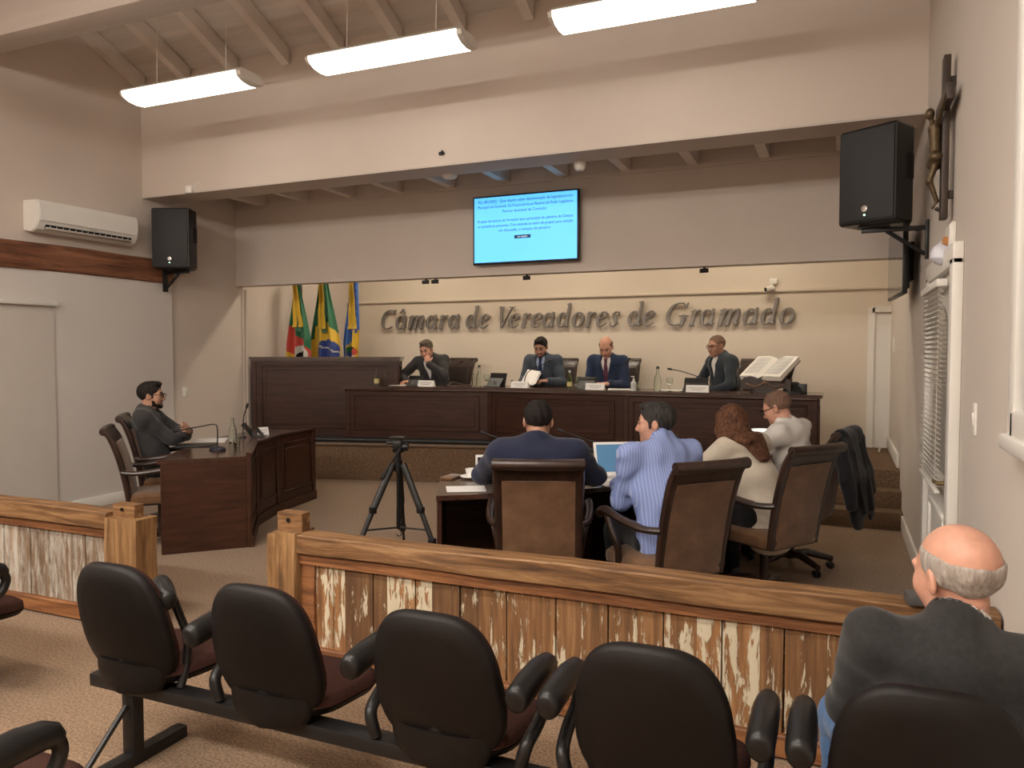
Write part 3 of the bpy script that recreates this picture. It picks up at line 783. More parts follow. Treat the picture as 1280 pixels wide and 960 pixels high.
# TV on the lowered front
t = thing('television', 'television showing blue text slide above the dais', 'television', (-3.075, YS, 2.90))
b = MB(); b.box((0, -.075, 0), (1.20, .045, .73), bevel=.006); b.done('frame', BLKPL, t)
SCR = emit('screen_blue', (.11, .50, .93), .95)
b = MB(); b.box((0, -.0985, .004), (1.165, .003, .69)); b.done('screen', SCR, t)
b = MB(); b.box((0, -.026, 0), (.5, .052, .35), bevel=.004); b.done('wall_mount', BLKMET, t)
MF = Matrix(((1, 0, 0, 0), (0, 0, -1, 0), (0, 1, 0, 0), (0, 0, 0, 1)))    # text facing -Y
SCRTX = mat('screen_print', (.012, .10, .24), .6, var=.02)
lines = [('PLL 001/2022 - Que dispõe sobre denominação de logradouro no', .29), ('Município de Gramado. Da Procuradoria ao Plenário do Poder Legislativo', .235), ('Parecer favorável da Comissão', .18),
         ('Projeto de autoria do Vereador para apreciação do plenário da Câmara', .085), ('os vereadores presentes. Com emenda ao texto do projeto para votação', .032), ('em discussão, e votação do plenário', -.02)]
for s_, z in lines:
    me = text_mesh(s_, .040, .0003, 'CENTER'); w_ = max(v.co.x for v in me.vertices) * 2
    k = min(1.0, 1.08 / w_); me.transform(Matrix.Translation((0, -.1005, z)) @ MF @ Matrix.Diagonal((k, 1, 1, 1)))
    link('screen_text', me, SCRTX, t, angle=None)
b = MB(); b.box((-.02, -.1005, -.085), (.185, .001, .035)); b.done('screen_button', SCRTX, t)
text('button_text', 'em votação', .024, .0003, emit('screen_white', (.8, .9, 1), .7), t, Matrix.Translation((-.02, -.1018, -.092)) @ MF, 'CENTER')
# side television by the right wall
t = thing('television', 'dark television seen edge-on on the right wall under the loudspeaker', 'television', (.41, 6.9, 2.31), rad(3))
b = MB(); b.box((0, 0, 0), (.035, .95, .55), bevel=.006); b.done('frame', BLKPL, t)
b = MB(); b.box((-.0185, 0, .006), (.002, .93, .52)); b.done('screen', mat('side_screen', (.10, .11, .15), .12, var=.05), t)
b = MB(); b.box((.055, .05, 0), (.09, .4, .3), bevel=.006); b.done('wall_mount', BLKMET, t)
b = MB(); b.box((.03, 0, -.06), (.035, .7, .34), bevel=.012); b.done('rear_housing', BLKPL, t)

# small fittings
def disc(name, label, cat, c, prof, ax, m, group=None):
    b = MB(); b.lathe(prof, (0, 0, 0), 20, ax); o = b.done(name, m, loc=c); return tag(o, label, cat, group)
disc('smoke_detector', 'round white smoke detector under the wall above the dais', 'smoke detector', onz(562, 219, 3.28), [(0, 0), (.075, 0), (.075, .012), (.055, .03), (.02, .035), (0, .035)], (0, 0, -1), WHITE)
disc('dome_camera', 'white dome camera under the wall above the television', 'camera', onz(725, 203, 3.28), [(0, 0), (.055, 0), (.055, .02), (.05, .05), (.035, .072), (0, .08)], (0, 0, -1), WHITE)
p = ony(242, 237, YT)
t = thing('motion_sensor', 'small white motion sensor above the left loudspeaker', 'sensor', (p.x, YT, p.z))
b = MB(); b.box((0, -.012, .0), (.05, .024, .06), bevel=.006); b.done('wall_base', WHITE, t)
b = MB(); b.box((-.01, -.05, -.01), (.075, .06, .08), rot=Matrix.Rotation(.5, 4, 'Z'), bevel=.018); b.done('sensor_head', WHITE, t)
b = MB(); b.tube([V(.02, -.01, .03), V(.05, -.004, .06), V(.10, -.004, .06)], .006, 6); b.done('wire', WHITE, t)
p = ony(555, 192, YT)
b = MB(); b.tube([V(0, 0, 0), V(0, -.03, 0), V(0, -.04, .02)], .01, 8); b.box((-.02, -.012, 0), (.05, .02, .03), bevel=.004)
tag(b.done('wall_hook', BLKMET, loc=(p.x, YT, p.z)), 'tiny dark hook on the wall above the television', 'hook')
p = ony(967, 356, YB)
t = thing('security_camera', 'small white security camera above the last word of the lettering', 'camera', (p.x, YB, p.z))
b = MB(); b.box((.0, -.02, .04), (.09, .04, .07), bevel=.006); b.done('junction_box', WHITE, t)
b = MB(); b.tube([V(-.02, -.03, 0), V(-.03, -.06, -.035)], .012, 8); b.tube([V(.0, -.05, -.045), V(-.085, -.13, -.065)], .034, 14); cb = b.done('camera_body', WHITE, t)
b = MB(); b.lathe([(0, 0), (.027, 0), (.02, .004), (0, .004)], (-.085, -.1305, -.065), 14, (-.085, -.08, -.02)); b.done('lens', SCREENOFF, t)
for i, (u, v, lb) in enumerate(((540, 351, 'left of the television'), (660, 347, 'below the television'), (881, 338, 'right of the television'))):
    p = ony(u, v, YS + .08)
    t = thing('spot_bracket', 'tiny black spotlight fitting under the lowered front %s' % lb, 'spotlight', (p.x, YS + .05, 2.43), 0, 'tiny black fittings under the lowered front')
    for dx in ((-.06, .06) if i == 0 else (0,)):
        b = MB(); b.tube([V(dx, 0, 0), V(dx, 0, -.03)], .012, 8); b.tube([V(dx - .04, -.02, -.04), V(dx + .035, .01, -.035)], .022, 10); b.done('lamp_head', BLKMET, t)
def plate(name, label, cat, loc, ax, sz=(.075, .118)):
    t = thing(name, label, cat, loc)
    M = Matrix.Identity(4) if ax == 'x' else Matrix.Rotation(PI, 4, 'Z')
    b = MB(); b.box((.005, 0, 0), (.01, sz[0], sz[1]), bevel=.003); b.xf(M); b.done('plate', WHITE, t)
    b = MB(); b.box((.011, 0, 0), (.008, sz[0] * .4, sz[1] * .4), rot=Matrix.Rotation(.1, 4, 'Y'), bevel=.002); b.xf(M); b.done('rocker', WHITE, t)
    return t
p = onx(231, 490, XL); plate('light_switch', 'white light switch on left wall behind the man with folded arms', 'switch', p, 'x')
p = onx(1220, 524, XR); plate('light_switch', 'white light switch on right wall beside the glazed door', 'switch', p, '-x', (.06, .14))
p = onx(1118, 431, XR); plate('light_switch', 'white switch plate on right wall by the dais steps, below the dark television', 'switch', p, '-x', (.12, .18))
p = onx(1191, 307, XR)
t = thing('emergency_light', 'white emergency light above the glazed door', 'emergency light', p)
b = MB(); b.box((-.012, 0, .03), (.024, .26, .16), bevel=.006); b.box((-.02, -.08, .04), (.02, .08, .12), bevel=.004); b.done('base', WHITE, t)
b = MB(); b.lathe([(0, 0), (.036, 0), (.054, .024), (.058, .052), (.05, .082), (.024, .10), (0, .104)], (-.04, .0, .0), 20, (-.25, -.2, -1)); b.done('lamp_head', mat('milky_plastic', (.66, .66, .74), .35, var=.02), t)
b = MB(); b.lathe([(0, 0), (.025, 0), (.02, .02), (0, .024)], (-.03, -.05, .02), 16, (-1, -.3, .1)); b.done('amber_lens', mat('amber', (.5, .22, .07), .3, var=.05), t)
b = MB(); b.tube(spline([(-.02, .08, .04), (-.05, .09, .03), (-.06, .07, -.01), (-.03, .05, -.02)], 5), .004, 8); b.done('wire', WHITE, t)
p = onx(1117, 648 - 75, XR)
b = MB(); b.box((0, 0, .12), (.016, .09, .26), rot=Matrix.Rotation(rad(14), 4, 'Y'), bevel=.003)
tag(b.done('door_wedge_board', WHITE, loc=(XR - .09, 9.6, PLZ)), 'white board leaning on the wall at the end of the dais', 'board')

# crucifix on the right wall
t = thing('crucifix', 'dark wooden crucifix with a bronze figure high on the right wall', 'crucifix', (XR, 4.72, 2.74))
CRW = mat('crucifix_wood', (.028, .017, .012), .5, scale=(20, 20, 4), col2=(.058, .036, .025))
BRZ = mat('old_bronze', (.10, .068, .034), .45, .55, var=.3, scale=30)
b = MB(); b.box((-.045, 0, 0), (.035, .085, .86), bevel=.005); b.done('upright', CRW, t)
b = MB(); b.box((-.050, 0, .18), (.036, .50, .085), bevel=.005); b.done('crossbar', CRW, t)
for z in (-.3, .3):
    b = MB(); b.box((-.014, 0, z), (.028, .04, .04)); b.done('wall_spacer', CRW, t)
# ================================================================== SIGNED-DISTANCE MODELLER (one continuous surface per body)
class SDF:
    def __init__(s): s.ops = []
    def _bb(s, pts, r):
        P = np.array(pts, float); return P.min(0) - r, P.max(0) + r
    def cap(s, a, c, ra, rb=None, k=.02, sub=False):
        rb = ra if rb is None else rb
        a = np.array(a, float); c = np.array(c, float)
        def f(X, Y, Z):
            ab = c - a; L2 = float(ab @ ab) + 1e-12
            t = np.clip(((X - a[0]) * ab[0] + (Y - a[1]) * ab[1] + (Z - a[2]) * ab[2]) / L2, 0, 1)
            return np.sqrt((X - a[0] - t * ab[0]) ** 2 + (Y - a[1] - t * ab[1]) ** 2 + (Z - a[2] - t * ab[2]) ** 2) - (ra + (rb - ra) * t)
        lo, hi = s._bb([a, c], max(ra, rb)); s.ops.append((f, lo, hi, k, sub)); return s
    def ell(s, c, r, R=None, k=.02, sub=False):
        c = np.array(c, float); r = np.array(r, float); R = np.eye(3) if R is None else np.array(R, float)
        def f(X, Y, Z):
            d = (X - c[0], Y - c[1], Z - c[2])
            q = [(R[0, i] * d[0] + R[1, i] * d[1] + R[2, i] * d[2]) for i in range(3)]
            k0 = np.sqrt(sum((q[i] / r[i]) ** 2 for i in range(3))); k1 = np.sqrt(sum((q[i] / r[i] ** 2) ** 2 for i in range(3))) + 1e-9
            return k0 * (k0 - 1) / k1
        e = np.abs(R) @ r
        s.ops.append((f, c - e, c + e, k, sub)); return s
    def ecap(s, a, c, r0, r1, side, k=.04, sub=False):
        """tapered capsule of elliptical section: r=(side radius, depth radius)"""
        a = np.array(a, float); c = np.array(c, float); ax = c - a; L = np.linalg.norm(ax); ax = ax / L
        sd = np.array(side, float); sd = sd - ax * (sd @ ax); sd /= np.linalg.norm(sd); fr = np.cross(ax, sd)
        def f(X, Y, Z):
            d = (X - a[0], Y - a[1], Z - a[2])
            h = d[0] * ax[0] + d[1] * ax[1] + d[2] * ax[2]; x = d[0] * sd[0] + d[1] * sd[1] + d[2] * sd[2]; y = d[0] * fr[0] + d[1] * fr[1] + d[2] * fr[2]
            t = np.clip(h / L, 0, 1); rx = r0[0] + (r1[0] - r0[0]) * t; ry = r0[1] + (r1[1] - r0[1]) * t; rm = np.minimum(rx, ry); hz = h - t * L
            k0 = np.sqrt((x / rx) ** 2 + (y / ry) ** 2 + (hz / rm) ** 2); k1 = np.sqrt((x / rx ** 2) ** 2 + (y / ry ** 2) ** 2 + (hz / rm ** 2) ** 2) + 1e-9
            return k0 * (k0 - 1) / k1
        lo, hi = s._bb([a, c], max(*r0, *r1)); s.ops.append((f, lo, hi, k, sub)); return s
    def plane(s, p, n):
        """keep only the side the normal points away from"""
        p = np.array(p, float); n = np.array(n, float); n /= np.linalg.norm(n)
        s.ops.append((lambda X, Y, Z: (X - p[0]) * n[0] + (Y - p[1]) * n[1] + (Z - p[2]) * n[2], None, None, 0, 'and')); return s
    def fold(s, amp, freq, seed=0):
        """soft cloth folds"""
        r = np.random.RandomState(seed); W = r.normal(size=(5, 3)); W = W / np.linalg.norm(W, axis=1)[:, None] * np.array([freq * q for q in (.7, 1, 1.3, 1.9, 2.6)])[:, None]; P = r.uniform(0, 6.28, 5)
        def f(X, Y, Z):
            o = 0
            for w, p, g in zip(W, P, (1, .9, .7, .45, .3)): o = o + g * np.sin(X * w[0] + Y * w[1] + Z * w[2] + p)
            return o * amp
        s.ops.append((f, None, None, 0, 'add')); return s
    def mesh(s, h, name):
        los = [o[1] for o in s.ops if o[1] is not None and not o[4]]; his = [o[2] for o in s.ops if o[2] is not None and not o[4]]
        lo = np.min(los, 0) - 3 * h; hi = np.max(his, 0) + 3 * h
        n = np.ceil((hi - lo) / h).astype(int) + 1
        ax = [(lo[i] + h * np.arange(n[i])).astype(np.float32) for i in range(3)]
        vol = np.full(n, 1.0, np.float32)
        for f, l, u, k, mode in s.ops:
            if l is None: sl = tuple(slice(0, n[i]) for i in range(3))
            else:
                pad = (k if k else 0) + 2.5 * h
                i0 = [max(0, int((l[i] - pad - lo[i]) / h)) for i in range(3)]; i1 = [min(n[i], int((u[i] + pad - lo[i]) / h) + 2) for i in range(3)]
                sl = tuple(slice(i0[i], i1[i]) for i in range(3))
            X = ax[0][sl[0]][:, None, None]; Y = ax[1][sl[1]][None, :, None]; Z = ax[2][sl[2]][None, None, :]
            v = vol[sl]; d = f(X, Y, Z)
            if mode is False:
                if k > 0:
                    q = np.maximum(k - np.abs(v - d), 0) / k; vol[sl] = np.minimum(v, d) - q * q * k * .25
                else: vol[sl] = np.minimum(v, d)
            elif mode is True:
                if k > 0:
                    d = -d; q = np.maximum(k - np.abs(v - d), 0) / k; vol[sl] = np.maximum(v, d) + q * q * k * .25
                else: vol[sl] = np.maximum(v, -d)
            elif mode == 'and': vol[sl] = np.maximum(v, d)
            else: vol[sl] = v + d
        vol[0] = vol[-1] = 1; vol[:, 0] = vol[:, -1] = 1; vol[:, :, 0] = vol[:, :, -1] = 1
        ins = vol < 0
        c8 = [ins[dx:n[0] - 1 + dx, dy:n[1] - 1 + dy, dz:n[2] - 1 + dz] for dx in (0, 1) for dy in (0, 1) for dz in (0, 1)]
        cnt = sum(c.astype(np.int8) for c in c8); act = (cnt > 0) & (cnt < 8)
        idx = np.argwhere(act)
        offs8 = np.array([(dx, dy, dz) for dx in (0, 1) for dy in (0, 1) for dz in (0, 1)])
        vals = np.stack([vol[idx[:, 0] + o[0], idx[:, 1] + o[1], idx[:, 2] + o[2]] for o in offs8], 1)
        acc = np.zeros((len(idx), 3)); num = np.zeros(len(idx))
        for i in range(8):
            for j in range(i + 1, 8):
                if np.abs(offs8[i] - offs8[j]).sum() != 1: continue
                va, vb = vals[:, i], vals[:, j]; m = (va < 0) != (vb < 0)
                t = np.where(m, va / np.where(m, va - vb, 1), 0)
                acc += np.where(m[:, None], offs8[i] + t[:, None] * (offs8[j] - offs8[i]), 0); num += m
        verts = (idx + acc / num[:, None]) * h + lo
        vid = np.full(act.shape, -1, np.int32); vid[act] = np.arange(len(idx))
        quads = []
        for a in range(3):
            bx, cx = (a + 1) % 3, (a + 2) % 3
            s0 = [slice(1, -1)] * 3; s0[a] = slice(0, -1); s1 = list(s0); s1[a] = slice(1, None)
            A = ins[tuple(s0)]; B = ins[tuple(s1)]
            for flip, m in ((False, A & ~B), (True, ~A & B)):
                e = np.argwhere(m)
                if not len(e): continue
                base = e.copy(); base[:, bx] += 1; base[:, cx] += 1
                def g(db, dc):
                    q = base.copy(); q[:, bx] -= db; q[:, cx] -= dc; return vid[q[:, 0], q[:, 1], q[:, 2]]
                qd = np.stack([g(1, 1), g(0, 1), g(0, 0), g(1, 0)], 1)
                quads.append(qd[:, ::-1] if flip else qd)
        quads = np.concatenate(quads); quads = quads[(quads >= 0).all(1)]
        me = bpy.data.meshes.new(name)
        me.vertices.add(len(verts)); me.vertices.foreach_set('co', verts.astype(np.float32).ravel())
        me.loops.add(len(quads) * 4); me.loops.foreach_set('vertex_index', quads.astype(np.int32).ravel())
        me.polygons.add(len(quads)); me.polygons.foreach_set('loop_start', np.arange(0, len(quads) * 4, 4, dtype=np.int32))
        me.update(calc_edges=True); me.validate()
        return me
    def obj(s, name, h, m, parent, smooth=2):
        me = s.mesh(h, name)
        if smooth:
            bm = bmesh.new(); bm.from_mesh(me)
            for _ in range(smooth): bmesh.ops.smooth_vert(bm, verts=bm.verts, factor=.4, use_axis_x=True, use_axis_y=True, use_axis_z=True)
            bm.to_mesh(me); bm.free()
        o = link(name, me, m, parent, angle=None)
        me.polygons.foreach_set('use_smooth', [True] * len(me.polygons)); me.update()
        return o

# ================================================================== WALL LETTERING
def glyph(ch):
    """strokes (x, y, half-width) of a bold serif letter, cap height 1"""
    T, t, m_ = .088, .032, .055
    def arc(cx, cy, rx, ry, a0, a1, n=14):
        out = []
        for k in range(n + 1):
            a = rad(a0 + (a1 - a0) * k / n)
            out.append((cx + rx * math.cos(a), cy + ry * math.sin(a), t + (T - t) * abs(math.cos(a)) ** 1.5))
        return out
    if ch == 'C': return [[(.76, .96, t), (.74, .78, t * 1.3)]] + [[(.72, .82, .04), (.62, .95, .035)] + arc(.47, .5, .37, .46, 80, 290, 18) + [(.74, .16, .03)]]
    if ch == 'G': return [[(.80, .96, t), (.78, .78, t * 1.3)]] + [[(.76, .82, .04), (.64, .95, .035)] + arc(.48, .5, .38, .46, 80, 285, 18) + [(.74, .08, .05)], [(.76, .40, T), (.76, .06, T)], [(.58, .42, t), (.94, .42, t)]]
    if ch == 'V': return [[(.14, .95, T), (.36, .06, .06)], [(.36, .04, .05), (.74, .95, .034)], [(0, .97, .027), (.30, .97, .027)], [(.58, .97, .027), (.90, .97, .027)]]
    if ch in 'aâ':
        S = [arc(.30, .345, .21, .31, 40, 330, 16), [(.56, .66, .07), (.56, .12, T)], [(.56, .10, .06), (.64, .035, .038), (.73, .12, .022)], [(.40, .62, .04), (.55, .60, .05)]]
        if ch == 'â': S += [[(.16, .80, .03), (.35, .98, .052), (.52, .80, .03)]]
        return S
    if ch == 'd': return [arc(.30, .345, .21, .31, 40, 330, 16), [(.60, 1.04, .075), (.57, .12, T)], [(.44, 1.04, .026), (.60, 1.04, .03)], [(.57, .10, .06), (.65, .035, .038), (.74, .12, .022)]]
    if ch == 'e': return [[(.12, .36, t), (.36, .38, t), (.50, .46, .04), (.50, .56, .06), (.42, .65, .036), (.30, .65, .036), (.17, .54, .07), (.11, .34, T), (.15, .14, .075), (.28, .035, .04), (.42, .06, .034), (.54, .17, .025)]]
    if ch == 'o': return [arc(.33, .345, .23, .31, 0, 360, 24)]
    if ch == 'r': return [[(.16, .62, T), (.13, .05, T)], [(0, .60, .024), (.16, .65, .035)], [(.16, .42, .03), (.30, .62, .045), (.42, .62, .07)], [(.02, .025, .025), (.26, .025, .025)]]
    if ch == 'm': return [[(.16, .62, T), (.13, .05, T)], [(0, .60, .024), (.16, .65, .035)], [(.16, .44, .03), (.28, .62, .045), (.40, .62, .07), (.42, .48, T), (.39, .05, T)], [(.42, .44, .03), (.56, .62, .045), (.68, .62, .07), (.70, .48, T), (.67, .12, T), (.72, .035, .05), (.83, .12, .022)]]
    if ch == 's': return [[(.47, .66, .022), (.45, .50, .028)], [(.45, .55, .03), (.36, .655, .034), (.24, .645, .04), (.15, .55, .06), (.20, .43, .08), (.33, .31, .085), (.39, .18, .07), (.32, .05, .04), (.20, .02, .034), (.07, .10, .032)], [(.05, .20, .026), (.07, .02, .022)]]
LET = [('C', -6.431, -6.166), ('â', -6.177, -5.989), ('m', -5.973, -5.682), ('a', -5.655, -5.467), ('r', -5.453, -5.28), ('a', -5.28, -5.097), ('d', -4.993, -4.787), ('e', -4.787, -4.609), ('V', -4.471, -4.206), ('e', -4.322, -4.139), ('r', -4.132, -3.969), ('e', -3.981, -3.797), ('a', -3.808, -3.625), ('d', -3.593, -3.381), ('o', -3.381, -3.198), ('r', -3.198, -3.028), ('e', -3.034, -2.861), ('s', -2.85, -2.696), ('d', -2.598, -2.379), ('e', -2.404, -2.224), ('G', -2.088, -1.793), ('r', -1.799, -1.637), ('a', -1.657, -1.467), ('m', -1.438, -1.154), ('a', -1.128, -0.938), ('d', -0.915, -0.698), ('o', -0.698, -0.514)]
sign = thing('wall_lettering', 'silver metal lettering spelling the chamber name on the cream back wall', 'sign', (-3.47, YB, 1.935))
METL = mat('brushed_letter_metal', (.235, .215, .20), .42, .45, var=.08, scale=12)
CAPH = .305
for ch, xa, xb in LET:
    S = glyph(ch); sl = .26
    pts = [(x + sl * y - r, x + sl * y + r) for st in S for x, y, r in st]
    x0 = min(p[0] for p in pts); x1 = max(p[1] for p in pts); kx = (xb - xa) / (x1 - x0); kx = kx * .99
    f = SDF(); rmul = CAPH * .5 + kx * .5
    for st in S:
        for (ax_, ay, ar), (bx_, by, br) in zip(st[:-1], st[1:]):
            A_ = ((ax_ + sl * ay - x0) * kx, 0, ay * CAPH); B_ = ((bx_ + sl * by - x0) * kx, 0, by * CAPH)
            f.cap(A_, B_, ar * rmul, br * rmul, k=.003)
    # turn the round strokes into a flat plate: stretch depth, then slice
    me = None
    ops = f.ops; g = SDF()
    for fn, lo, hi, k, mode in ops:
        g.ops.append((lambda X, Y, Z, fn=fn: fn(X, Y * 0, Z), np.array([lo[0], -.05, lo[2]]), np.array([hi[0], .05, hi[2]]), k, mode))
    g.plane((0, -.018, 0), (0, -1, 0)); g.plane((0, .018, 0), (0, 1, 0))
    o = g.obj('letter', .0062, METL, sign, 1)
    o.location = (xa + 3.47, -.042, 0)
    o.data.set_sharp_from_angle(angle=rad(50))

# ================================================================== FLAGS
def fl(name, col): return mat(name, col, .55, var=.06, scale=20, sheen=.3)
F_GREEN, F_YEL, F_RED, F_BLUE, F_NAVY, F_WHITE = fl('flag_green', (.012, .13, .055)), fl('flag_yellow', (.70, .45, .03)), fl('flag_red', (.50, .055, .035)), fl('flag_blue', (.05, .17, .52)), fl('flag_navy', (.02, .05, .24)), fl('flag_white', (.6, .58, .52))
FM = [F_GREEN, F_YEL, F_RED, F_BLUE, F_NAVY, F_WHITE, SHELL]
def flag(label, x, y, wtop, wbot, lean, pat, ribbon, nodes, ztop=2.62):
    """cloth gathered at the pole top, falling in folds; pat(s, z) picks the cloth colour"""
    t = thing('flag', label, 'flag', (x, y, PLZ), 0, 'flags behind the tall cabinet')
    b = MB(); b.tube([V(0, .03, 0.02), V(0, .03, ztop - PLZ + .02)], .016, 10); b.lathe([(0, 0), (.14, 0), (.14, .02), (.05, .05), (.03, .12), (0, .12)], (0, .03, 0), 18); pole = b.done('pole', DARKW, t)
    b = MB(); b.lathe([(.0, 0), (.02, .01), (.028, .04), (.015, .09), (0, .13)], (0, .03, ztop - PLZ + .01), 12); b.done('finial', BRASS, pole)
    NU, NV = 70, 90; rows = []
    for i in range(NV + 1):
        q = i / NV; z = ztop - PLZ - q * 1.62
        w = nodes(q) ; rw = []
        for j in range(NU + 1):
            s = j / NU
            amp = .012 + .034 * min(1, q * 1.8)
            ph = 2 * PI * (2.4 * s + .35 * q) + lean
            yy = -.02 - amp * (1 + math.sin(ph)) - .012 * math.sin(2 * PI * 5.1 * s + 1.3 * lean)
            xl, xr = w
            rw.append(V(xl + (xr - xl) * s + .008 * math.sin(q * 9 + s * 4), yy, z))
        rows.append(rw)
    b = MB(); b.grid(rows, lambda i, j: pat((j + .5) / NU, ztop - (i + .5) / NV * 1.62))
    c = b.done('cloth', FM, t, angle=80)
    md = c.modifiers.new('thick', 'SOLIDIFY'); md.thickness = .003
    rx, rz, rm, rt, tails = ribbon
    b = MB()                      # gathered rosette and border band at the top
    rr = []
    for i in range(26):
        q = i / 25; zz = ztop - PLZ - .02 - q * (rz + .12); xo = rx * q
        rr.append([V(xo - .055 + .004 * math.sin(i * 1.9), -.075 - .008 * math.sin(i * 1.3), zz), V(xo, -.098, zz), V(xo + .055 + .004 * math.cos(i * 2.3), -.075 - .008 * math.cos(i * 1.7), zz), V(xo, -.07, zz)])
    b.rings(rr); b.done('ribbon_border', rm, t)
    b = MB()
    for s0, dx in tails:
        rr = []
        for i in range(14):
            q = i / 13; zz = ztop - PLZ - .06 - q * rz; xo = rx * q + s0 * .4 + dx * q ** 1.5; ww = .027 + .006 * q; yy = -.112 - .006 * math.sin(i * .9)
            rr.append([V(xo - ww, yy, zz), V(xo + ww, yy, zz), V(xo + ww, yy + .006, zz), V(xo - ww, yy + .006, zz)])
        b.rings(rr); b.box((rx + s0 * .4 + dx, -.114, ztop - PLZ - .06 - rz - .012), (.07, .014, .03), bevel=.003)
    b.done('ribbon', F_YEL, t)
    b = MB()
    for k in range(9): a = k * 2 * PI / 9; b.lathe([(0, -.01), (.028, -.004), (.028, .004), (0, .01)], (.045 * math.cos(a), -.10, ztop - PLZ - .03 + .03 * math.sin(a)), 8, (math.cos(a) * .4, -1, math.sin(a) * .4))
    b.done('rosette', rt, t)
    return t
def pat_rs(s, z):
    e = z - (1.80 - (s - .5) * .36)         # diagonal bands: green over red over yellow
    if (s - .62) ** 2 * .20 + (z - 1.56) ** 2 < .018: return 5 if (s - .62) ** 2 * .2 + (z - 1.53) ** 2 > .0065 else 6
    return 0 if e > .0 else (2 if e > -.36 else 1)
def pat_br(s, z):
    d = ((s - .60) * .46) ; zz = z - 1.60
    if d * d + zz * zz < .030:
        return 5 if abs(zz - .04 + d * .3) < .010 else 4
    if abs(d) / .44 + abs(zz) / .42 < 1.0 or (s < .42 and s > .05 and z < 1.95): return 1
    return 0
def pat_gr(s, z):
    d = (s - .55) * .30; zz = z - 1.60
    if d * d + zz * zz < .0075: return (4, 5, 2, 6, 0)[int((math.atan2(zz, d) + PI) / (2 * PI) * 4.99)]
    if d * d + zz * zz < .012: return 1
    if d > -.04 and zz < .30 and zz > -.2 and (zz - .04 < (d + .10) * 1.6): return 1
    return 3
lerp = lambda a, c, q: a + (c - a) * q
FYS = (8.46, 8.72, 8.98)
fx = [ony(u, 400, y_).x for u, y_ in zip((375, 408, 445), FYS)]
sm = lambda q: min(1, max(0, q)) ** 1.1
flag('green, red and yellow flag with yellow ribbon, leftmost of the three flags', fx[0], FYS[0], 0, 0, .3, pat_rs, (.03, .60, F_GREEN, F_GREEN, [(0, -.03), (.02, .06)]), lambda q: (lerp(-.04, -.15, sm(q * 1.5)), lerp(.04, .21, sm(q * 1.9))))
flag('green flag with yellow diamond and blue globe, middle of the three flags', fx[1], FYS[1], 0, 0, 1.4, pat_br, (.0, .62, F_GREEN, F_GREEN, [(-.02, -.02), (.02, .02)]), lambda q: (lerp(-.07, -.20, sm(q * 1.7)), lerp(.06, .26, sm(q * 1.7))))
flag('blue flag with yellow corner and coat of arms, rightmost of the three flags', fx[2], FYS[2], 0, 0, 2.2, pat_gr, (.01, .62, F_NAVY, F_NAVY, [(-.01, -.03), (.02, .03)]), lambda q: (lerp(-.05, -.17, sm(q * 1.8)), lerp(.06, .085, q)))

# ================================================================== TRIPOD
t = thing('camera_tripod', 'black photo tripod standing on the carpet left of the curved table', 'tripod', (-2.99, 4.84, 0), rad(20))
TRM = mat('tripod_metal', (.035, .035, .036), .38, .6, var=.1)
b = MB(); b.lathe([(0, .72), (.03, .72), (.032, .80), (.022, .81), (.022, .86), (0, .86)], n=16); b.tube([V(0, 0, .42), V(0, 0, .88)], .014, 10); b.done('centre_column', BLKMET, t)
b = MB(); b.box((0, 0, .915), (.07, .075, .07), bevel=.012); b.lathe([(0, 0), (.03, 0), (.034, .02), (.03, .04), (0, .04)], (.035, 0, .90), 14, (1, 0, 0)); b.lathe([(0, 0), (.014, 0), (.014, .05), (0, .05)], (-.035, 0, .93), 10, (-1, 0, 0)); b.lathe([(.0, .86), (.04, .86), (.042, .88), (0, .885)], n=16); hd = b.done('pan_head', BLKPL, t)
b = MB(); b.box((0, 0, .97), (.115, .085, .016), bevel=.004); b.box((0, 0, .955), (.05, .05, .02)); b.done('quick_plate', BLKPL, hd)
b = MB(); b.tube([V(.03, -.03, .90), V(-.02, -.16, .80), V(-.055, -.25, .72)], [.008, .008, .008], 8); b.tube([V(-.035, -.20, .765), V(-.06, -.265, .705)], [.014, .016], 10); b.done('pan_handle', TRM, hd)
for k in range(3):
    a = 2 * PI * k / 3 + rad(95); d = V(math.cos(a), math.sin(a), 0)
    b = MB(); b.tube([d * .045 + V(0, 0, .775), d * .20 + V(0, 0, .45)], [.020, .020], 8, rx=1.3); b.tube([d * .20 + V(0, 0, .45), d * .30 + V(0, 0, .23)], [.015, .015], 8, rx=1.3); b.tube([d * .30 + V(0, 0, .23), d * .39 + V(0, 0, .02)], .010, 8)
    lg = b.done('leg', BLKMET, t)
    for q, z in ((.20, .45), (.30, .23)):
        b = MB(); b.box(d * q + V(0, 0, z), (.05, .045, .05), rot=a, bevel=.008); b.done('clamp', BLKPL, lg)
    b = MB(); b.tube([d * .385 + V(0, 0, .03), d * .40 + V(0, 0, .0)], [.014, .017], 10); b.done('foot', RUBBER, lg)
    b = MB(); b.tube([V(0, 0, .30), d * .265 + V(0, 0, .31)], .007, 6); b.done('spreader', BLKMET, t)
b = MB(); b.tube([V(0, 0, .43), V(0, 0, .29)], .016, 8); b.tube(spline([(0, 0, .29), (.02, 0, .27), (.02, 0, .245), (0, 0, .235), (-.015, 0, .25)], 4), .004, 6); b.done('column_hook', BLKPL, t)

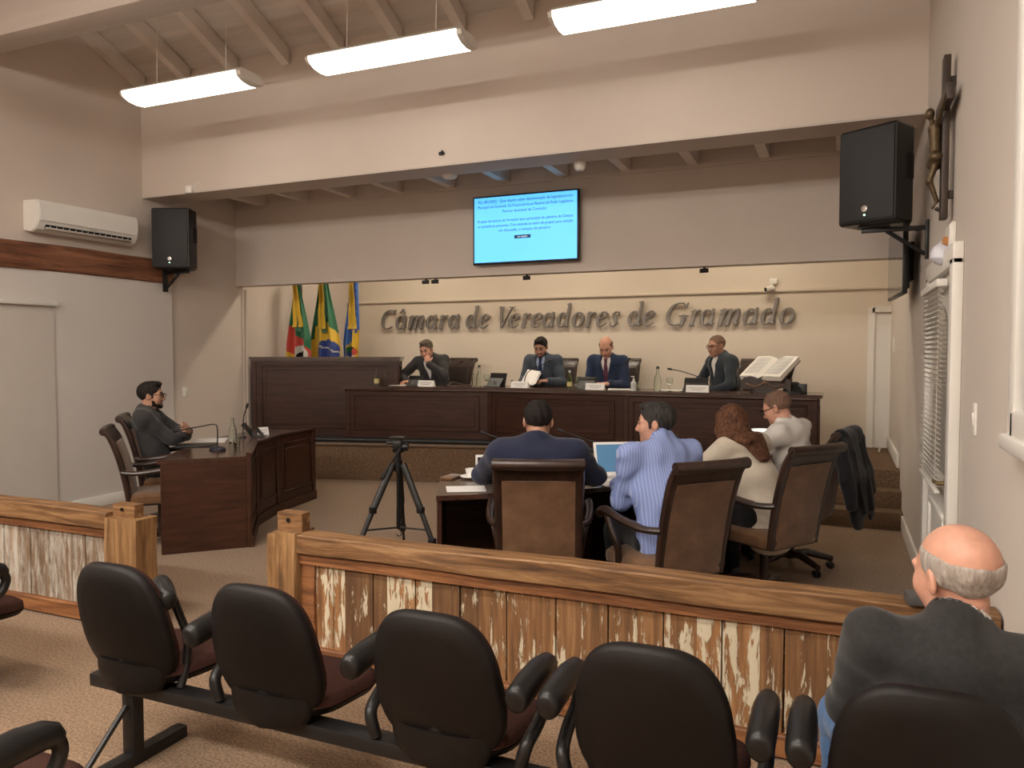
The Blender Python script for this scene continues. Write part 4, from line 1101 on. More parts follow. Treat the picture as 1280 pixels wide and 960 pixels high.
# ================================================================== THINGS ON THE DESKS
GLS = glass('clear_glass', (.93, .97, .93)); WAT = glass('water', (.97, 1, .98)); GLS2 = glass('tinted_glass', (.72, .82, .55))
def bottle(label, x, y, z, s=1.0, capc=None, tint=False, group='glass water bottles', lab=False):
    t = thing('water_bottle', label, 'bottle', (x, y, z), 0, group)
    b = MB(); b.lathe([(r * s, h * s) for r, h in [(0, 0), (.033, 0), (.036, .006), (.036, .11), (.030, .14), (.015, .175), (.0125, .215), (.015, .218), (.015, .228), (.011, .229), (.010, .215), (.012, .175), (.027, .14), (.033, .11), (.033, .008), (0, .008)]], n=18); b.done('glass_body', GLS2 if tint else GLS, t)
    if capc:
        b = MB(); b.lathe([(0, .225 * s), (.0165 * s, .225 * s), (.0165 * s, .25 * s), (0, .252 * s)], n=14); b.done('cap', capc, t)
    if lab:
      b = MB(); b.lathe([(r * s, h * s) for r, h in [(.0364, .035), (.0368, .035), (.0368, .095), (.0364, .095)]], n=18); b.done('paper_label', mat('bottle_label', (.60, .52, .22), .6, var=.1, scale=40), t)
    return t
def goblet(label, x, y, z, s=1.0):
    t = thing('wine_glass', label, 'glass', (x, y, z), 0, 'stemmed water glasses')
    b = MB(); b.lathe([(r * s, h * s) for r, h in [(0, 0), (.032, 0), (.03, .004), (.005, .01), (.0045, .06), (.02, .075), (.034, .10), (.036, .125), (.031, .15), (.029, .15), (.034, .125), (.032, .10), (.018, .078), (0, .07)]], n=18); b.done('glass_body', GLS, t); return t
def tumbler(label, x, y, z):
    t = thing('tumbler', label, 'glass', (x, y, z))
    b = MB(); b.lathe([(0, 0), (.028, 0), (.034, .09), (.032, .09), (.026, .006), (0, .006)], n=18); b.done('glass_body', GLS, t); return t
def tablet(label, x, y, z, rz, w=.25, h=.18, tilt=24, grp='tablets in black folding cases'):
    t = thing('tablet', label, 'tablet', (x, y, z), rz, grp)
    M = Matrix.Translation((0, 0, .004)) @ Matrix.Rotation(rad(-tilt), 4, 'X')
    b = MB(); b.box((0, 0, h / 2), (w, .012, h), bevel=.005); b.xf(M); b.done('case', BLKPL, t)
    b = MB(); b.box((0, .0068, h / 2), (w - .03, .001, h - .03)); b.xf(M); b.done('screen', SCREENOFF, t)
    b = MB(); b.rings([[V(sx, -.004, h * .62), V(sx, -.002, h * .62), V(sx, -.088, .004), V(sx, -.092, .002)] for sx in (-w * .42, w * .42)]); b.done('stand_flap', BLKPL, t)
    b = MB(); b.box((0, -.05, .003), (w, .12, .005), bevel=.002); b.done('cover', BLKPL, t)
    b = MB(); b.lathe([(.026, 0), (.03, .002), (.022, .004), (.014, .002), (.014, 0)], (0, -.052, h * .34), 16, (0, -1, .7)); b.done('camera_ring', mat('case_grey', (.10, .10, .105), .4, var=.1), t)
    return t
def nameplate(label, x, y, z, rz, w=.22):
    t = thing('name_plate', label, 'name plate', (x, y, z), rz, 'white name plates')
    b = MB(); b.rings([[V(sx, -.035, 0), V(sx, .035, 0), V(sx, .004, .075), V(sx, -.004, .075)] for sx in (-w / 2, w / 2)]); b.done('card', PAPER, t, angle=20)
    b = MB()
    for k, (zz, ww) in enumerate(((.045, .70), (.025, .5))):
        yy = -.035 + .031 * zz / .075 - .0008; n = 7
        for q in range(n): b.box((w * ww * ((q + .5) / n - .5), yy, zz), (w * ww / n * .72, .0012, .007), rot=Matrix.Rotation(rad(-22), 4, 'X'))
    b.done('printed_line', GREYTX, t)
    return t
def mic(label, x, y, z, rz, pts, base=True):
    t = thing('gooseneck_microphone', label, 'microphone', (x, y, z), rz, 'gooseneck microphones')
    b = MB()
    if base: b.rings([[V(px * k, py * k * .75, h) for px, py in [(.075 * math.cos(q), .075 * math.sin(q)) for q in [2 * PI * i / 20 for i in range(20)]]] for h, k in ((0, 1), (.012, 1.02), (.026, .85), (.036, .4))])
    else: b.lathe([(0, 0), (.03, 0), (.028, .012), (0, .015)], n=16)
    b.done('base', mat('mic_base', (.018, .019, .026), .25, var=.1), t)
    P = spline([(0, 0, .02)] + pts, 6)
    b = MB(); b.tube(P, [.0055] * len(P), 8); nk = b.done('gooseneck', BLKMET, t)
    d = (P[-1] - P[-2]).normalized()
    b = MB(); b.tube([P[-1] - d * .01, P[-1], P[-1] + d * .02, P[-1] + d * .04, P[-1] + d * .048], [.006, .011, .0125, .011, .004], 10); b.done('capsule', BLKPL, nk)
    return t
def paper(label, x, y, z, rz, w=.21, h=.297, n=4, name='paper_stack'):
    b = MB()
    for k in range(n): b.box((.004 * math.sin(k * 2.7), .003 * math.cos(k * 3.1), .0012 + k * .0014), (w, h, .0012), rot=.03 * math.sin(k * 4.0))
    o = b.done(name, PAPER, angle=None, loc=(x, y, z)); o.rotation_euler = (0, 0, rz)
    return tag(o, label, 'paper')
DT = DZ
def fy(x):   # front edge of the dais desk at x
    for a, c in zip(DF[:-1], DF[1:]):
        if a[0] <= x <= c[0]: return a[1] + (c[1] - a[1]) * (x - a[0]) / (c[0] - a[0])
    return DF[-1][1]
def on_dais(u, back):
    """point on the dais worktop in column u of the photo, 'back' metres behind its front edge"""
    x = -3
    for _ in range(12): x = ony(u, 480, fy(x) + back).x
    return x, fy(x) + back
CAPD = mat('dark_cap', (.03, .03, .03), .4, var=.1); CAPG = mat('gold_cap', (.35, .27, .1), .35, .7, var=.1)
p = on_dais(471, .12); bottle('glass bottle with yellow label in front of the tall cabinet', *p, DT, .95, lab=True)
p = on_dais(482, .10); goblet('stemmed water glass in front of the tall cabinet, by the small bottle', *p, DT)
p = on_dais(503, .30); paper('white sheet under the hand of the man holding his chin', *p, DT, .2, .3, .21, 2)
p = on_dais(519, .17); tablet('black tablet in front of the man holding his chin', *p, DT, 0, .2, .13, 14)
p = on_dais(533, .07); nameplate('white name plate in front of the man holding his chin', *p, DT, 0)
p = on_dais(592, .32); bottle('short glass bottle beside the tall dark-capped bottle, left of the upright tablet', *p, DT, .72)
p = on_dais(599, .25); bottle('tall glass bottle with dark cap left of the upright tablet', *p, DT, 1.05, CAPD)
p = on_dais(608, .27); goblet('stemmed water glass left of the upright tablet', *p, DT)
p = on_dais(621, .20); tablet('upright tablet with round stand ring between the first and second dais men', *p, DT, rad(-12), .25, .17, 16)
p = on_dais(650, .10); nameplate('white name plate in front of the bearded man reading papers', *p, DT, 0)
p = on_dais(640, .12); b = MB(); b.box((0, 0, .045), (.014, .03, .09), bevel=.003); tag(b.done('desk_plaque', BLKPL, loc=(*p, DT)), 'small black upright plaque at the left end of the bearded man\'s name plate', 'plaque')
p = on_dais(712, .12); bottle('green-tinted bottle with a white cap beside the bearded man', *p, DT, .85, PAPER, True, lab=True)
p = on_dais(721, .10); goblet('stemmed glass in front of the black case near the bearded man', *p, DT)
p = on_dais(733, .3); tablet('black tablet case left of the bald man with the tie', *p, DT, rad(8), .24, .15, 30)
p = on_dais(744, .07); nameplate('white name plate in front of the bald man with the tie', *p, DT, 0)
p = on_dais(777, .16); paper('stack of papers at the hand of the bald man with the tie', *p, DT, .3, .3, .2, 7)
p = on_dais(792, .07)
t = thing('sanitizer_bottle', 'small clear pump bottle of sanitizer right of the bald man with the tie', 'bottle', (*p, DT))
b = MB(); b.lathe([(0, 0), (.03, 0), (.031, .09), (.014, .105), (.013, .115), (0, .115)], n=16); b.done('body', mat('frosted_plastic', (.60, .62, .60), .3, var=.05), t)
b = MB(); b.lathe([(.014, .113), (.014, .128), (.005, .13), (.005, .155), (0, .155)], n=12); b.box((-.012, 0, .157), (.04, .012, .01), bevel=.003); b.done('pump', PAPER, t)
p = on_dais(797, .30); tumbler('tumbler behind the small pump bottle', *p, DT)
p = on_dais(822, .12); bottle('tall clear bottle with dark cap in the middle of the right dais', *p, DT, 1.08, CAPD)
p = on_dais(837, .12); goblet('stemmed glass right of the tall clear bottle on the dais', *p, DT)
p = on_dais(836, .28); paper('paper pile behind the stemmed glass on the right dais', *p, DT, .1, .3, .21, 4)
p = on_dais(869, .18); tablet('black tablet in front of the man with glasses by the big book', *p, DT, rad(-10), .27, .15, 18)
p = on_dais(872, .06); nameplate('white name plate in front of the man with glasses by the big book', *p, DT, 0, .24)
# microphones on the dais
p = on_dais(560, .32); mic('gooseneck microphone rising right of the man holding his chin', *p, DT, 0, [(.0, 0, .12), (.06, .02, .22), (.15, .05, .29)], False)
p = on_dais(656, .22); mic('gooseneck microphone arching towards the bearded man', *p, DT, 0, [(.0, 0, .10), (.04, .02, .19), (.14, .08, .25), (.24, .16, .31)], False)
p = on_dais(764, .34); mic('gooseneck microphone across the face of the bald man with the tie', *p, DT, 0, [(.02, 0, .13), (.09, 0, .24), (.19, .0, .33)], False)
p = on_dais(886, .40); mic('long gooseneck microphone pointing left from the man with glasses', *p, DT, 0, [(-.02, -.02, .10), (-.14, -.04, .165), (-.30, -.06, .215), (-.40, -.07, .235)], False)
# big open book on a carved stand
x, y = on_dais(961, .22)
t = thing('book_stand', 'carved wooden book stand at the right end of the dais desk', 'book stand', (x, y, DT), rad(-8))
b = MB(); pr = []
for q in [k / 40 for k in range(41)]:
    pr.append((-.25 + .5 * q, .135 + .028 * abs(math.sin(q * 3 * PI)) + .02 * math.sin(q * PI)))
lowr = [(-.25 + .5 * (1 - q), .004 + .055 * max(0, math.sin(q * 3 * PI)) ** .7) for q in [k / 40 for k in range(41)]]
b.extr([V(px, -.15, pz) for px, pz in pr + lowr], (0, .025, 0)); b.done('carved_front', CHAIRW, t, angle=30)
b = MB(); b.tube(spline([(-.2, -.158, .10), (-.1, -.162, .07), (0, -.162, .11), (.1, -.162, .07), (.2, -.158, .10)], 6), .009, 8); b.lathe([(0, 0), (.025, 0), (.018, .01), (0, .012)], (0, -.152, .125), 14, (0, -1, 0)); b.done('carving', mat('carving_light', (.16, .09, .05), .5, var=.2), t)
b = MB(); M = Matrix.Translation((0, -.14, .13)) @ Matrix.Rotation(rad(32), 4, 'X'); b.box((0, .17, -.012), (.48, .36, .02), bevel=.004); b.xf(M); b.done('sloping_board', CHAIRW, t)
b = MB()
for s in (-1, 1): b.box((s * .20, .10, .12), (.03, .03, .24), bevel=.004)
b.done('rear_leg', CHAIRW, t)
bk = thing('open_book', 'very large open book with white pages on the carved stand', 'book', (x, y, DT), rad(-30))
b = MB(); b.box((0, .19, .004), (.50, .40, .008), bevel=.002); b.xf(M); b.done('cover', mat('book_cover', (.16, .10, .07), .5, var=.1), bk)
for s in (-1, 1):
    b = MB(); rr = []
    for k in range(9):
        q = k / 8; px = s * (.004 + .24 * q); pz = .022 + .046 * (math.sin(min(1, q * 2.2) * PI / 2) - .25 * q)
        rr.append([V(px, .0, .008), V(px, .0, pz), V(px, .385, pz), V(px, .385, .008)])
    b.rings(rr); b.xf(M); b.done('pages', mat('book_pages', (.80, .77, .71), .7, var=.04, scale=(4, 4, 200)), bk, angle=30)
b = MB()
for s in (-1, 1):
    for k in range(16):
        b.box((s * .13, .35 - k * .02, .0695), (.17, .006, .0006))
b.xf(M @ Matrix.Translation((0, 0, -.0055))); b.done('printed_text', mat('book_print', (.42, .41, .42), .7, var=.05), bk)
x, y = on_dais(990, .16)
t = thing('desk_telephone', 'black telephone-like device beside the carved book stand', 'telephone', (x, y, DT), rad(5))
b = MB(); b.rings([[V(px * k, py * k, z) for px, py in rrect(.20, .17, .03)] for z, k in ((0, 1), (.02, 1), (.045, .85), (.095, .55), (.105, .5))]); b.done('body', BLKPL, t)
b = MB(); b.tube([V(-.09, .03, .075), V(-.05, .03, .105), V(.05, .03, .105), V(.09, .03, .075)], [.02, .016, .016, .02], 10); b.done('handset', RUBBER, t)
x, y = on_dais(1003, .22)
b = MB(); b.box((0, 0, .05), (.09, .12, .10), bevel=.006); b.box((0, -.061, .05), (.06, .003, .06)); tag(b.done('dark_box', CAPD, loc=(x, y, DT)), 'small dark box at the right end of the dais desk', 'box')

# ---- left desk
LZ = .75
mic('gooseneck microphone with blue-black base near the desk corner, bent towards the left', *onz(272, 563, LZ).to_2d(), LZ, 0, [(0, 0, .06), (.0, .0, .19), (-.03, -.005, .225), (-.15, -.04, .205), (-.36, -.09, .165)])
mic('gooseneck microphone standing upright at the far end of the left desk', *onz(304, 547, LZ).to_2d(), LZ, 0, [(0, 0, .1), (.0, .01, .2), (.03, .02, .3)], False)
bottle('clear glass bottle on the left desk beside the microphone', *onz(291, 553, LZ).to_2d(), LZ, 1.0)
tumbler('short tumbler beside the bottle on the left desk', *onz(296, 559, LZ).to_2d(), LZ)
paper('white papers in front of the man with folded arms', *onz(262, 551, LZ).to_2d(), LZ, rad(40), .3, .42, 2)
tablet('black tablet leaning at the far end of the left desk', *onz(318, 546, LZ).to_2d(), LZ, rad(125), .25, .17, 40)
q = onz(329, 543, LZ); nameplate('tiny white card beside the tablet on the left desk', q.x, q.y, LZ, rad(60), .10)
b = MB(); M = Matrix.Identity(4); q = onz(245, 557, LZ); b.box((0, 0, .006), (.34, .25, .012), bevel=.004); o = b.done('closed_folder', BLKPL, loc=(q.x, q.y, LZ)); o.rotation_euler = (0, 0, rad(38)); tag(o, 'closed dark folder in front of the man with folded arms', 'folder')
# ---- right desk
q = onz(588, 606, LZ); t = thing('cup_and_saucer', 'white coffee cup and saucer at the left end of the right table', 'cup', (-2.27, 4.60, LZ))
b = MB(); b.lathe([(0, .0), (.03, 0), (.045, .006), (.075, .016), (.073, .019), (.045, .011), (0, .008)], n=24); b.done('saucer', PAPER, t)
b = MB(); b.lathe([(0, .008), (.022, .008), (.024, .014), (.036, .04), (.040, .066), (.037, .066), (.033, .04), (.02, .018), (0, .016)], n=24); b.tube(spline([(.036, 0, .055), (.06, 0, .056), (.062, 0, .035), (.033, 0, .028)], 5), .004, 8); b.done('cup', PAPER, t)
q = onz(578, 611, LZ); paper('white sheet at the left elbow of the man in navy suit', -2.12, 4.22, LZ, rad(30), .24, .2, 2)
t = tablet('white-faced tablet standing behind the coffee cup', -2.19, 4.80, LZ, rad(205), .26, .15, 20, 'tablets in black folding cases')
bpy.data.objects[t.children[1].name].data = t.children[1].data.copy(); t.children[1].data.materials[0] = PAPER
b = MB(); b.box((0, 0, .008), (.09, .16, .016), bevel=.006); o = b.done('wallet', SUEDE, loc=(-2.40, 4.56, LZ)); tag(o, 'small brown wallet at the left end of the right table', 'wallet')
mic('gooseneck microphone pointing left behind the coffee cup', -1.93, 4.86, LZ, rad(20), [(.0, 0, .09), (-.02, .02, .15), (-.17, .10, .22), (-.34, .18, .27)], False)
mic('gooseneck microphone in front of the laptop', -1.55, 5.15, LZ, rad(20), [(.0, 0, .1), (.0, .0, .2), (-.10, .06, .235), (-.25, .14, .28)], False)
bottle('clear glass bottle right of the man in navy suit', -1.74, 5.05, LZ, .95)
paper('white papers between the man in navy and the man in blue shirt', -1.32, 4.86, LZ, rad(35), .3, .36, 5)
t = thing('laptop', 'open white laptop on the right table between two men', 'laptop', (-1.36, 5.03, LZ), rad(32))
b = MB(); b.box((0, -.11, .010), (.33, .23, .018), bevel=.005); b.done('base', PAPER, t)
b = MB()
for r0 in range(4):
    for c0 in range(11): b.box((-.13 + c0 * .026, -.06 - r0 * .026, .0195), (.021, .02, .003))
b.done('keyboard', mat('keys', (.5, .5, .5), .5, var=.05), t)
M = Matrix.Translation((0, .01, .015)) @ Matrix.Rotation(rad(-20), 4, 'X')
b = MB(); b.box((0, 0, .115), (.33, .010, .23), bevel=.004); b.xf(M); b.done('lid', PAPER, t)
b = MB(); b.box((0, -.0056, .117), (.295, .001, .19)); b.xf(M); b.done('screen', emit('laptop_screen', (.05, .12, .20), .8), t)
bottle('clear glass bottle between the man in blue shirt and the woman', -1.18, 5.55, LZ, 1.0)
paper('white papers in front of the woman in cream blazer', -1.02, 5.42, LZ, rad(60), .3, .3, 6)
t = tablet('black tablet in front of the man in white shirt', -1.10, 5.98, LZ, rad(95), .26, .2, 20)
t = thing('ring_light', 'white ring on a dark stand in front of the man in white shirt', 'ring light', (-.56, 6.28, LZ))
b = MB(); P = [V(.078 * math.cos(a), .078 * math.sin(a), .235) for a in [2 * PI * k / 28 for k in range(29)]]; b.tube(P, .008, 8, cap=False); b.done('ring', emit('ring_glow', (.9, .9, .88), .5), t)
b = MB(); b.tube([V(0, .06, .0), V(0, .09, .12), V(0, .082, .23)], .006, 8); b.lathe([(0, 0), (.04, 0), (.036, .01), (0, .012)], (0, .06, 0), 16); b.done('stand', BLKPL, t)
t = thing('thermos_jug', 'dark round jug standing behind the white ring on the right table', 'jug', (-.78, 6.50, LZ))
b = MB(); b.lathe([(0, 0), (.06, 0), (.065, .02), (.065, .15), (.045, .2), (.03, .215), (0, .215)], n=20); b.done('body', CAPD, t)
b = MB(); b.lathe([(0, .213), (.032, .213), (.03, .235), (.008, .245), (.012, .262), (0, .27)], n=16); b.tube(spline([(.05, 0, .19), (.10, 0, .17), (.105, 0, .1), (.064, 0, .05)], 5), .009, 8); b.done('lid_and_handle', BLKPL, t)
# grey box on the railing beside the bald man
q = onz(1147, 757, .70)
b = MB(); b.box((0, 0, .022), (.085, .07, .044), rot=.2, bevel=.008); o = b.done('small_grey_box', mat('grey_box', (.075, .07, .068), .45, var=.1), loc=(.275, 3.10, .686)); tag(o, 'small grey box on the railing beside the bald man', 'box')
# ================================================================== PEOPLE
def skin(name, col):
    m = mat(name, col, .42, var=.10, scale=22, spec=.35)
    return m
SK1 = skin('skin_fair', (.52, .275, .19)); SK2 = skin('skin_olive', (.44, .235, .155)); SK3 = skin('skin_ruddy', (.55, .285, .20))
LIP = mat('lip_skin', (.36, .14, .11), .4, var=.05); EYE = mat('eye_dark', (.07, .05, .045), .2, var=.05)
def hairm(n, c, c2): return mat(n, c, .68, scale=(70, 70, 16), col2=c2, bump=.6, bscale=(240, 240, 60), spec=.15)
H_BLK = hairm('hair_black', (.010, .008, .007), (.028, .022, .02)); H_BRN = hairm('hair_brown', (.045, .020, .012), (.19, .088, .05)); H_GRB = hairm('hair_grey_brown', (.07, .052, .04), (.17, .135, .11))
H_GRY = hairm('hair_grey', (.24, .20, .17), (.50, .44, .39)); H_SALT = hairm('hair_salt', (.016, .0145, .0135), (.062, .056, .052)); H_BUZZ = hairm('hair_buzz', (.13, .075, .05), (.25, .15, .11))
def cloth(n, c, var=.1, rough=.85, scale=60, bump=.1): return mat(n, c, rough, var=var, scale=scale, bump=bump, bscale=260, sheen=.15, spec=.2)
C_NAVY = cloth('navy_suit', (.017, .021, .047)); C_NAVY2 = cloth('navy_suit_blue', (.020, .032, .072)); C_GREY = cloth('charcoal_suit', (.038, .035, .036)); C_BLUEG = cloth('blue_grey_suit', (.050, .062, .082)); C_SLATE = cloth('slate_suit', (.030, .037, .046))
C_DARK = cloth('dark_fleece', (.022, .021, .021), .2); C_CREAM = cloth('cream_linen', (.62, .545, .445), .05); C_WHITE = cloth('white_shirt', (.70, .665, .63), .03); C_LBLUE = cloth('light_blue_shirt', (.36, .45, .62), .04)
C_TRS = cloth('black_trousers', (.012, .012, .014)); C_JEAN = cloth('blue_jeans', (.055, .12, .25), .25); C_TIE = cloth('navy_tie', (.012, .022, .07)); C_TIE2 = cloth('plum_tie', (.10, .035, .06), .3)
SHOE = mat('black_leather', (.012, .011, .010), .35, var=.1)
def striped():
    m, nt, p = _nt('blue_striped_shirt'); L = nt.links
    tc = nt.nodes.new('ShaderNodeTexCoord'); sx = nt.nodes.new('ShaderNodeSeparateXYZ'); L.new(tc.outputs['Object'], sx.inputs[0])
    w = N(nt, 'ShaderNodeMath', operation='MULTIPLY'); w.inputs[1].default_value = 2 * PI / .015; L.new(sx.outputs['X'], w.inputs[0])
    s = N(nt, 'ShaderNodeMath', operation='SINE'); L.new(w.outputs[0], s.inputs[0])
    cr = nt.nodes.new('ShaderNodeValToRGB'); e = cr.color_ramp.elements; e[0].position = .55; e[0].color = (.20, .26, .52, 1); e[1].position = .95; e[1].color = (.36, .43, .66, 1)
    L.new(s.outputs[0], cr.inputs['Fac']); L.new(cr.outputs['Color'], p.inputs['Base Color']); p.inputs['Roughness'].default_value = .8
    return m
C_STRIPE = striped()
def nrm(v): v = np.array(v, float); return v / (np.linalg.norm(v) + 1e-9)
def hand_prims(f, W, d, n, right, curl=.5, spread=.12, sc=1.0):
    d = nrm(d); n = np.array(n, float); n = nrm(n - d * (n @ d)); t = np.cross(d, n) * (1 if right else -1)
    R = np.stack([d, t, n], 1)
    f.ell(W + d * .045 * sc, np.array([.056, .041, .0165]) * sc, R, k=.018)
    for i, (o, L_) in enumerate(((.030, .072), (.010, .080), (-.011, .075), (-.030, .058))):
        p = W + d * (.082 - .006 * abs(i - 1.2)) * sc + t * o * sc
        for j, fr in enumerate((.46, .31, .23)):
            a = curl * (.75, 1.75, 2.5)[j]
            q = p + (d * math.cos(a) + n * math.sin(a) + t * spread * o / .03 * .5) * L_ * fr * sc
            f.cap(p, q, (.0098 - .0008 * j) * sc, (.009 - .0008 * j) * sc, k=.005); p = q
    p0 = W + d * .022 * sc + t * .026 * sc; p1 = p0 + nrm(d * .62 + t * .68 + n * .3) * .046 * sc; p2 = p1 + nrm(d * .85 + t * .25 + n * .42) * .032 * sc
    f.cap(p0, p1, .0145 * sc, .0115 * sc, k=.012); f.cap(p1, p2, .0112 * sc, .009 * sc, k=.006)
def ik(S, W, pole, l1=.30, l2=.265):
    S = np.array(S, float); W = np.array(W, float); d = W - S; D = np.linalg.norm(d); D2 = min(D, l1 + l2 - .003); u = d / D
    if D > D2: W = S + u * D2; D = D2
    a = (l1 * l1 - l2 * l2 + D * D) / (2 * D); h = math.sqrt(max(l1 * l1 - a * a, 0)); p = np.array(pole, float); p = nrm(p - u * (p @ u))
    return S + u * a + p * h, W
def rotm(yaw, pitch, roll):
    """head turn: yaw to the left, pitch down positive, roll to its right"""
    Z = Matrix.Rotation(rad(yaw), 3, 'Z'); X = Matrix.Rotation(rad(-pitch), 3, 'X'); Y = Matrix.Rotation(rad(roll), 3, 'Y')
    return np.array(Z @ X @ Y)
def person(label, loc, az, seat=.47, lean=(0, 4), tilt=0, twist=0, head=(0, 0, 0), neck_fwd=.02, bulk=1.0, armR=None, armL=None, top='suit', topm=None, shirtm=None, tiem=None, botm=None,
           skinm=SK1, hair=None, hairmat=None, beard=None, glasses=False, h=.0058, knees=None, fem=False, vdeep=1.0, hsc=1.0, shw=.185, fold=.0035, collarm=None, sleeve=.90, tl=1.0):
    t = thing('person', label, 'person', loc, rad(-az))
    A = lambda *v: np.array(v, float)
    def dr(l): return A(math.sin(rad(tilt)), math.sin(rad(l)) * math.cos(rad(tilt)), math.cos(rad(l)) * math.cos(rad(tilt)))
    d1, d2 = dr(lean[0]), dr(lean[1])
    pel = A(0, -.02, seat + .085); mid = pel + d1 * .23 * tl; nb = mid + d2 * .285 * tl
    s1 = A(1, 0, 0); ca, sa = math.cos(rad(twist)), math.sin(rad(twist)); s2 = A(ca, sa, 0); s2 = nrm(s2 - d2 * (s2 @ d2)); s1b = nrm(s1 * .5 + s2 * .5)
    f2 = np.cross(d2, s2); f1 = np.cross(d1, s1)
    ch = nb - d2 * .10
    sh = {1: nb - d2 * .045 + s2 * shw * bulk ** .5 - f2 * .01, -1: nb - d2 * .045 - s2 * shw * bulk ** .5 - f2 * .01}
    hc = nb + nrm(d2 + A(0, .15, .5)) * .135 * hsc + f2 * neck_fwd
    RH = rotm(head[0] + twist, head[1], head[2]); HL = lambda *v: hc + RH @ (np.array(v, float) * hsc)
    E = {}; W = {}; hs = {}
    for sd, arm in ((1, armR), (-1, armL)):
        arm = arm or {}
        w = arm.get('w', A(sd * .16, .36, seat + .30)); pole = arm.get('pole', A(sd * .7, -.5, -.7))
        E[sd], W[sd] = ik(sh[sd], w, pole); hs[sd] = arm
    kn = knees or {}
    K = {s: np.array(kn.get(s, A(s * .13, .43, seat + .035)), float) for s in (1, -1)}
    AN = {s: np.array(kn.get(('a', s), A(K[s][0], K[s][1] - .02, .085)), float) for s in (1, -1)}
    HP = {s: pel + A(s * .095, .02, -.01) for s in (1, -1)}
    B = bulk
    # ---- one continuous body
    f = SDF()
    f.ecap(pel, mid, (.150 * B, .105 * B), (.140 * B, .098 * B), s1, k=.05)
    f.ecap(mid, ch, (.142 * B, .10 * B), (.150 * B, .095 * B), s1b, k=.05)
    f.cap(sh[1], sh[-1], .05, .05, k=.06)
    f.cap(nb - d2 * .03, HL(0, -.02, -.055), .058 * B ** .4 * (.88 if fem else 1), .053 * (.88 if fem else 1), k=.03)
    for s in (1, -1):
        f.cap(sh[s], E[s], .047, .039, k=.03); f.cap(E[s], W[s], .041, .027, k=.02)
        f.cap(HP[s], K[s], .085, .055, k=.04); f.cap(K[s], AN[s], .053, .036, k=.03)
        f.cap(AN[s] + A(0, 0, -.04), AN[s] + A(s * .015, .15, -.055), .036, .026, k=.03)
        a = hs[s]; dd = a.get('d', W[s] - E[s]); hand_prims(f, W[s], dd, a.get('n', (-s * .2, 0, -1)), s > 0, a.get('curl', .45), .12, .96 if not fem else .88)
    q = hsc
    f.ell(HL(0, -.018, .038), A(.0765, .099, .087) * q, RH, k=.02); f.ell(HL(0, .03, -.012), A(.066, .062, .088) * q, RH, k=.03)
    f.ell(HL(0, .034, -.066), A(.054, .053, .046) * q, RH, k=.03); f.ell(HL(0, .078, -.092), A(.023, .019, .017) * q, RH, k=.025)
    for s in (1, -1):
        f.ell(HL(s * .040, .058, -.022), A(.026, .030, .030) * q, RH, k=.03)
        f.ell(HL(s * .032, .100, .010), A(.017, .014, .011) * q, RH, k=.014, sub=True)
        f.cap(HL(s * .050, .074, .030), HL(s * .012, .090, .027), .0095 * q, .0095 * q, k=.014)
        f.ell(HL(s * .031, .0765, .009), A(.0125, .0125, .0125) * q, RH, k=.003)
        f.ell(HL(s * .0785, -.010, -.004), A(.010, .020, .033) * q, RH @ np.array(Matrix.Rotation(rad(s * 22), 3, 'Z')), k=.008)
        f.ell(HL(s * .0875, -.004, -.002), A(.006, .009, .017) * q, RH, k=.005, sub=True)
        f.ell(HL(s * .011, .100, -.028), A(.010, .011, .009) * q, RH, k=.010)
    f.cap(HL(0, .086, .018), HL(0, .110, -.022), .0085 * q, .0125 * q, k=.014)
    f.cap(HL(-.020, .0865, -.052), HL(.020, .0865, -.052), .0075 * q, k=.008); f.cap(HL(-.016, .085, -.065), HL(.016, .085, -.065), .0085 * q, k=.008)
    f.ell(HL(0, .103, -.0585), A(.022, .010, .0022) * q, RH, k=.004, sub=True)
    BR = hairmat or H_BLK
    body = f.obj('body', h, [skinm, LIP, EYE, BR], t, 2)
    me = body.data; n = len(me.polygons); c = np.empty(n * 3); me.polygons.foreach_get('center', c); c = (c.reshape(n, 3) - hc) @ RH / hsc
    mi = np.zeros(n, np.int32)
    mi[(np.abs(c[:, 0]) < .024) & (c[:, 1] > .083) & (c[:, 2] > -.073) & (c[:, 2] < -.047)] = 1
    for s in (1, -1):
        mi[(np.abs(c[:, 0] - s * .031) < .0125) & (np.abs(c[:, 2] - .009) < .0065) & (c[:, 1] > .07)] = 2
        mi[(np.abs(c[:, 0] * s - .032) < .021) & (np.abs(c[:, 2] - .033 + abs(0)) < .006) & (c[:, 1] > .068)] = 3
    me.polygons.foreach_set('material_index', mi)
    # ---- hair
    def hp(g, p, nn): g.plane(HL(*p), RH @ np.array(nn, float))
    if hair:
        g = SDF(); e = .0075 if hair in ('short', 'long', 'thin') else .005
        if hair == 'buzz': e = .0035
        if hair == 'fringe': e = .0058
        g.ell(HL(0, -.018, .038), (A(.0765, .099, .087) + e * (1.9 if hair == 'long' else 1)) * q, RH, k=.01)
        if hair in ('short', 'thin', 'buzz', 'long'):
            fw = .010 if hair == 'buzz' else 0
            hp(g, (0, .076 - fw, .078), (0, .80, -.45)) if hair != 'long' else hp(g, (0, .080, .080), (0, .75, -.5))
        if hair == 'fringe':
            hp(g, (0, -.045, .052), (0, -.28, 1)); hp(g, (0, .03, 0), (0, 1, -.1))
        if hair == 'thin': g.ell(HL(0, -.055, .133), A(.030, .034, .016) * q, RH, k=.006, sub=True)
        if hair != 'long': hp(g, (0, -.085, -.052), (0, .55, -.85))
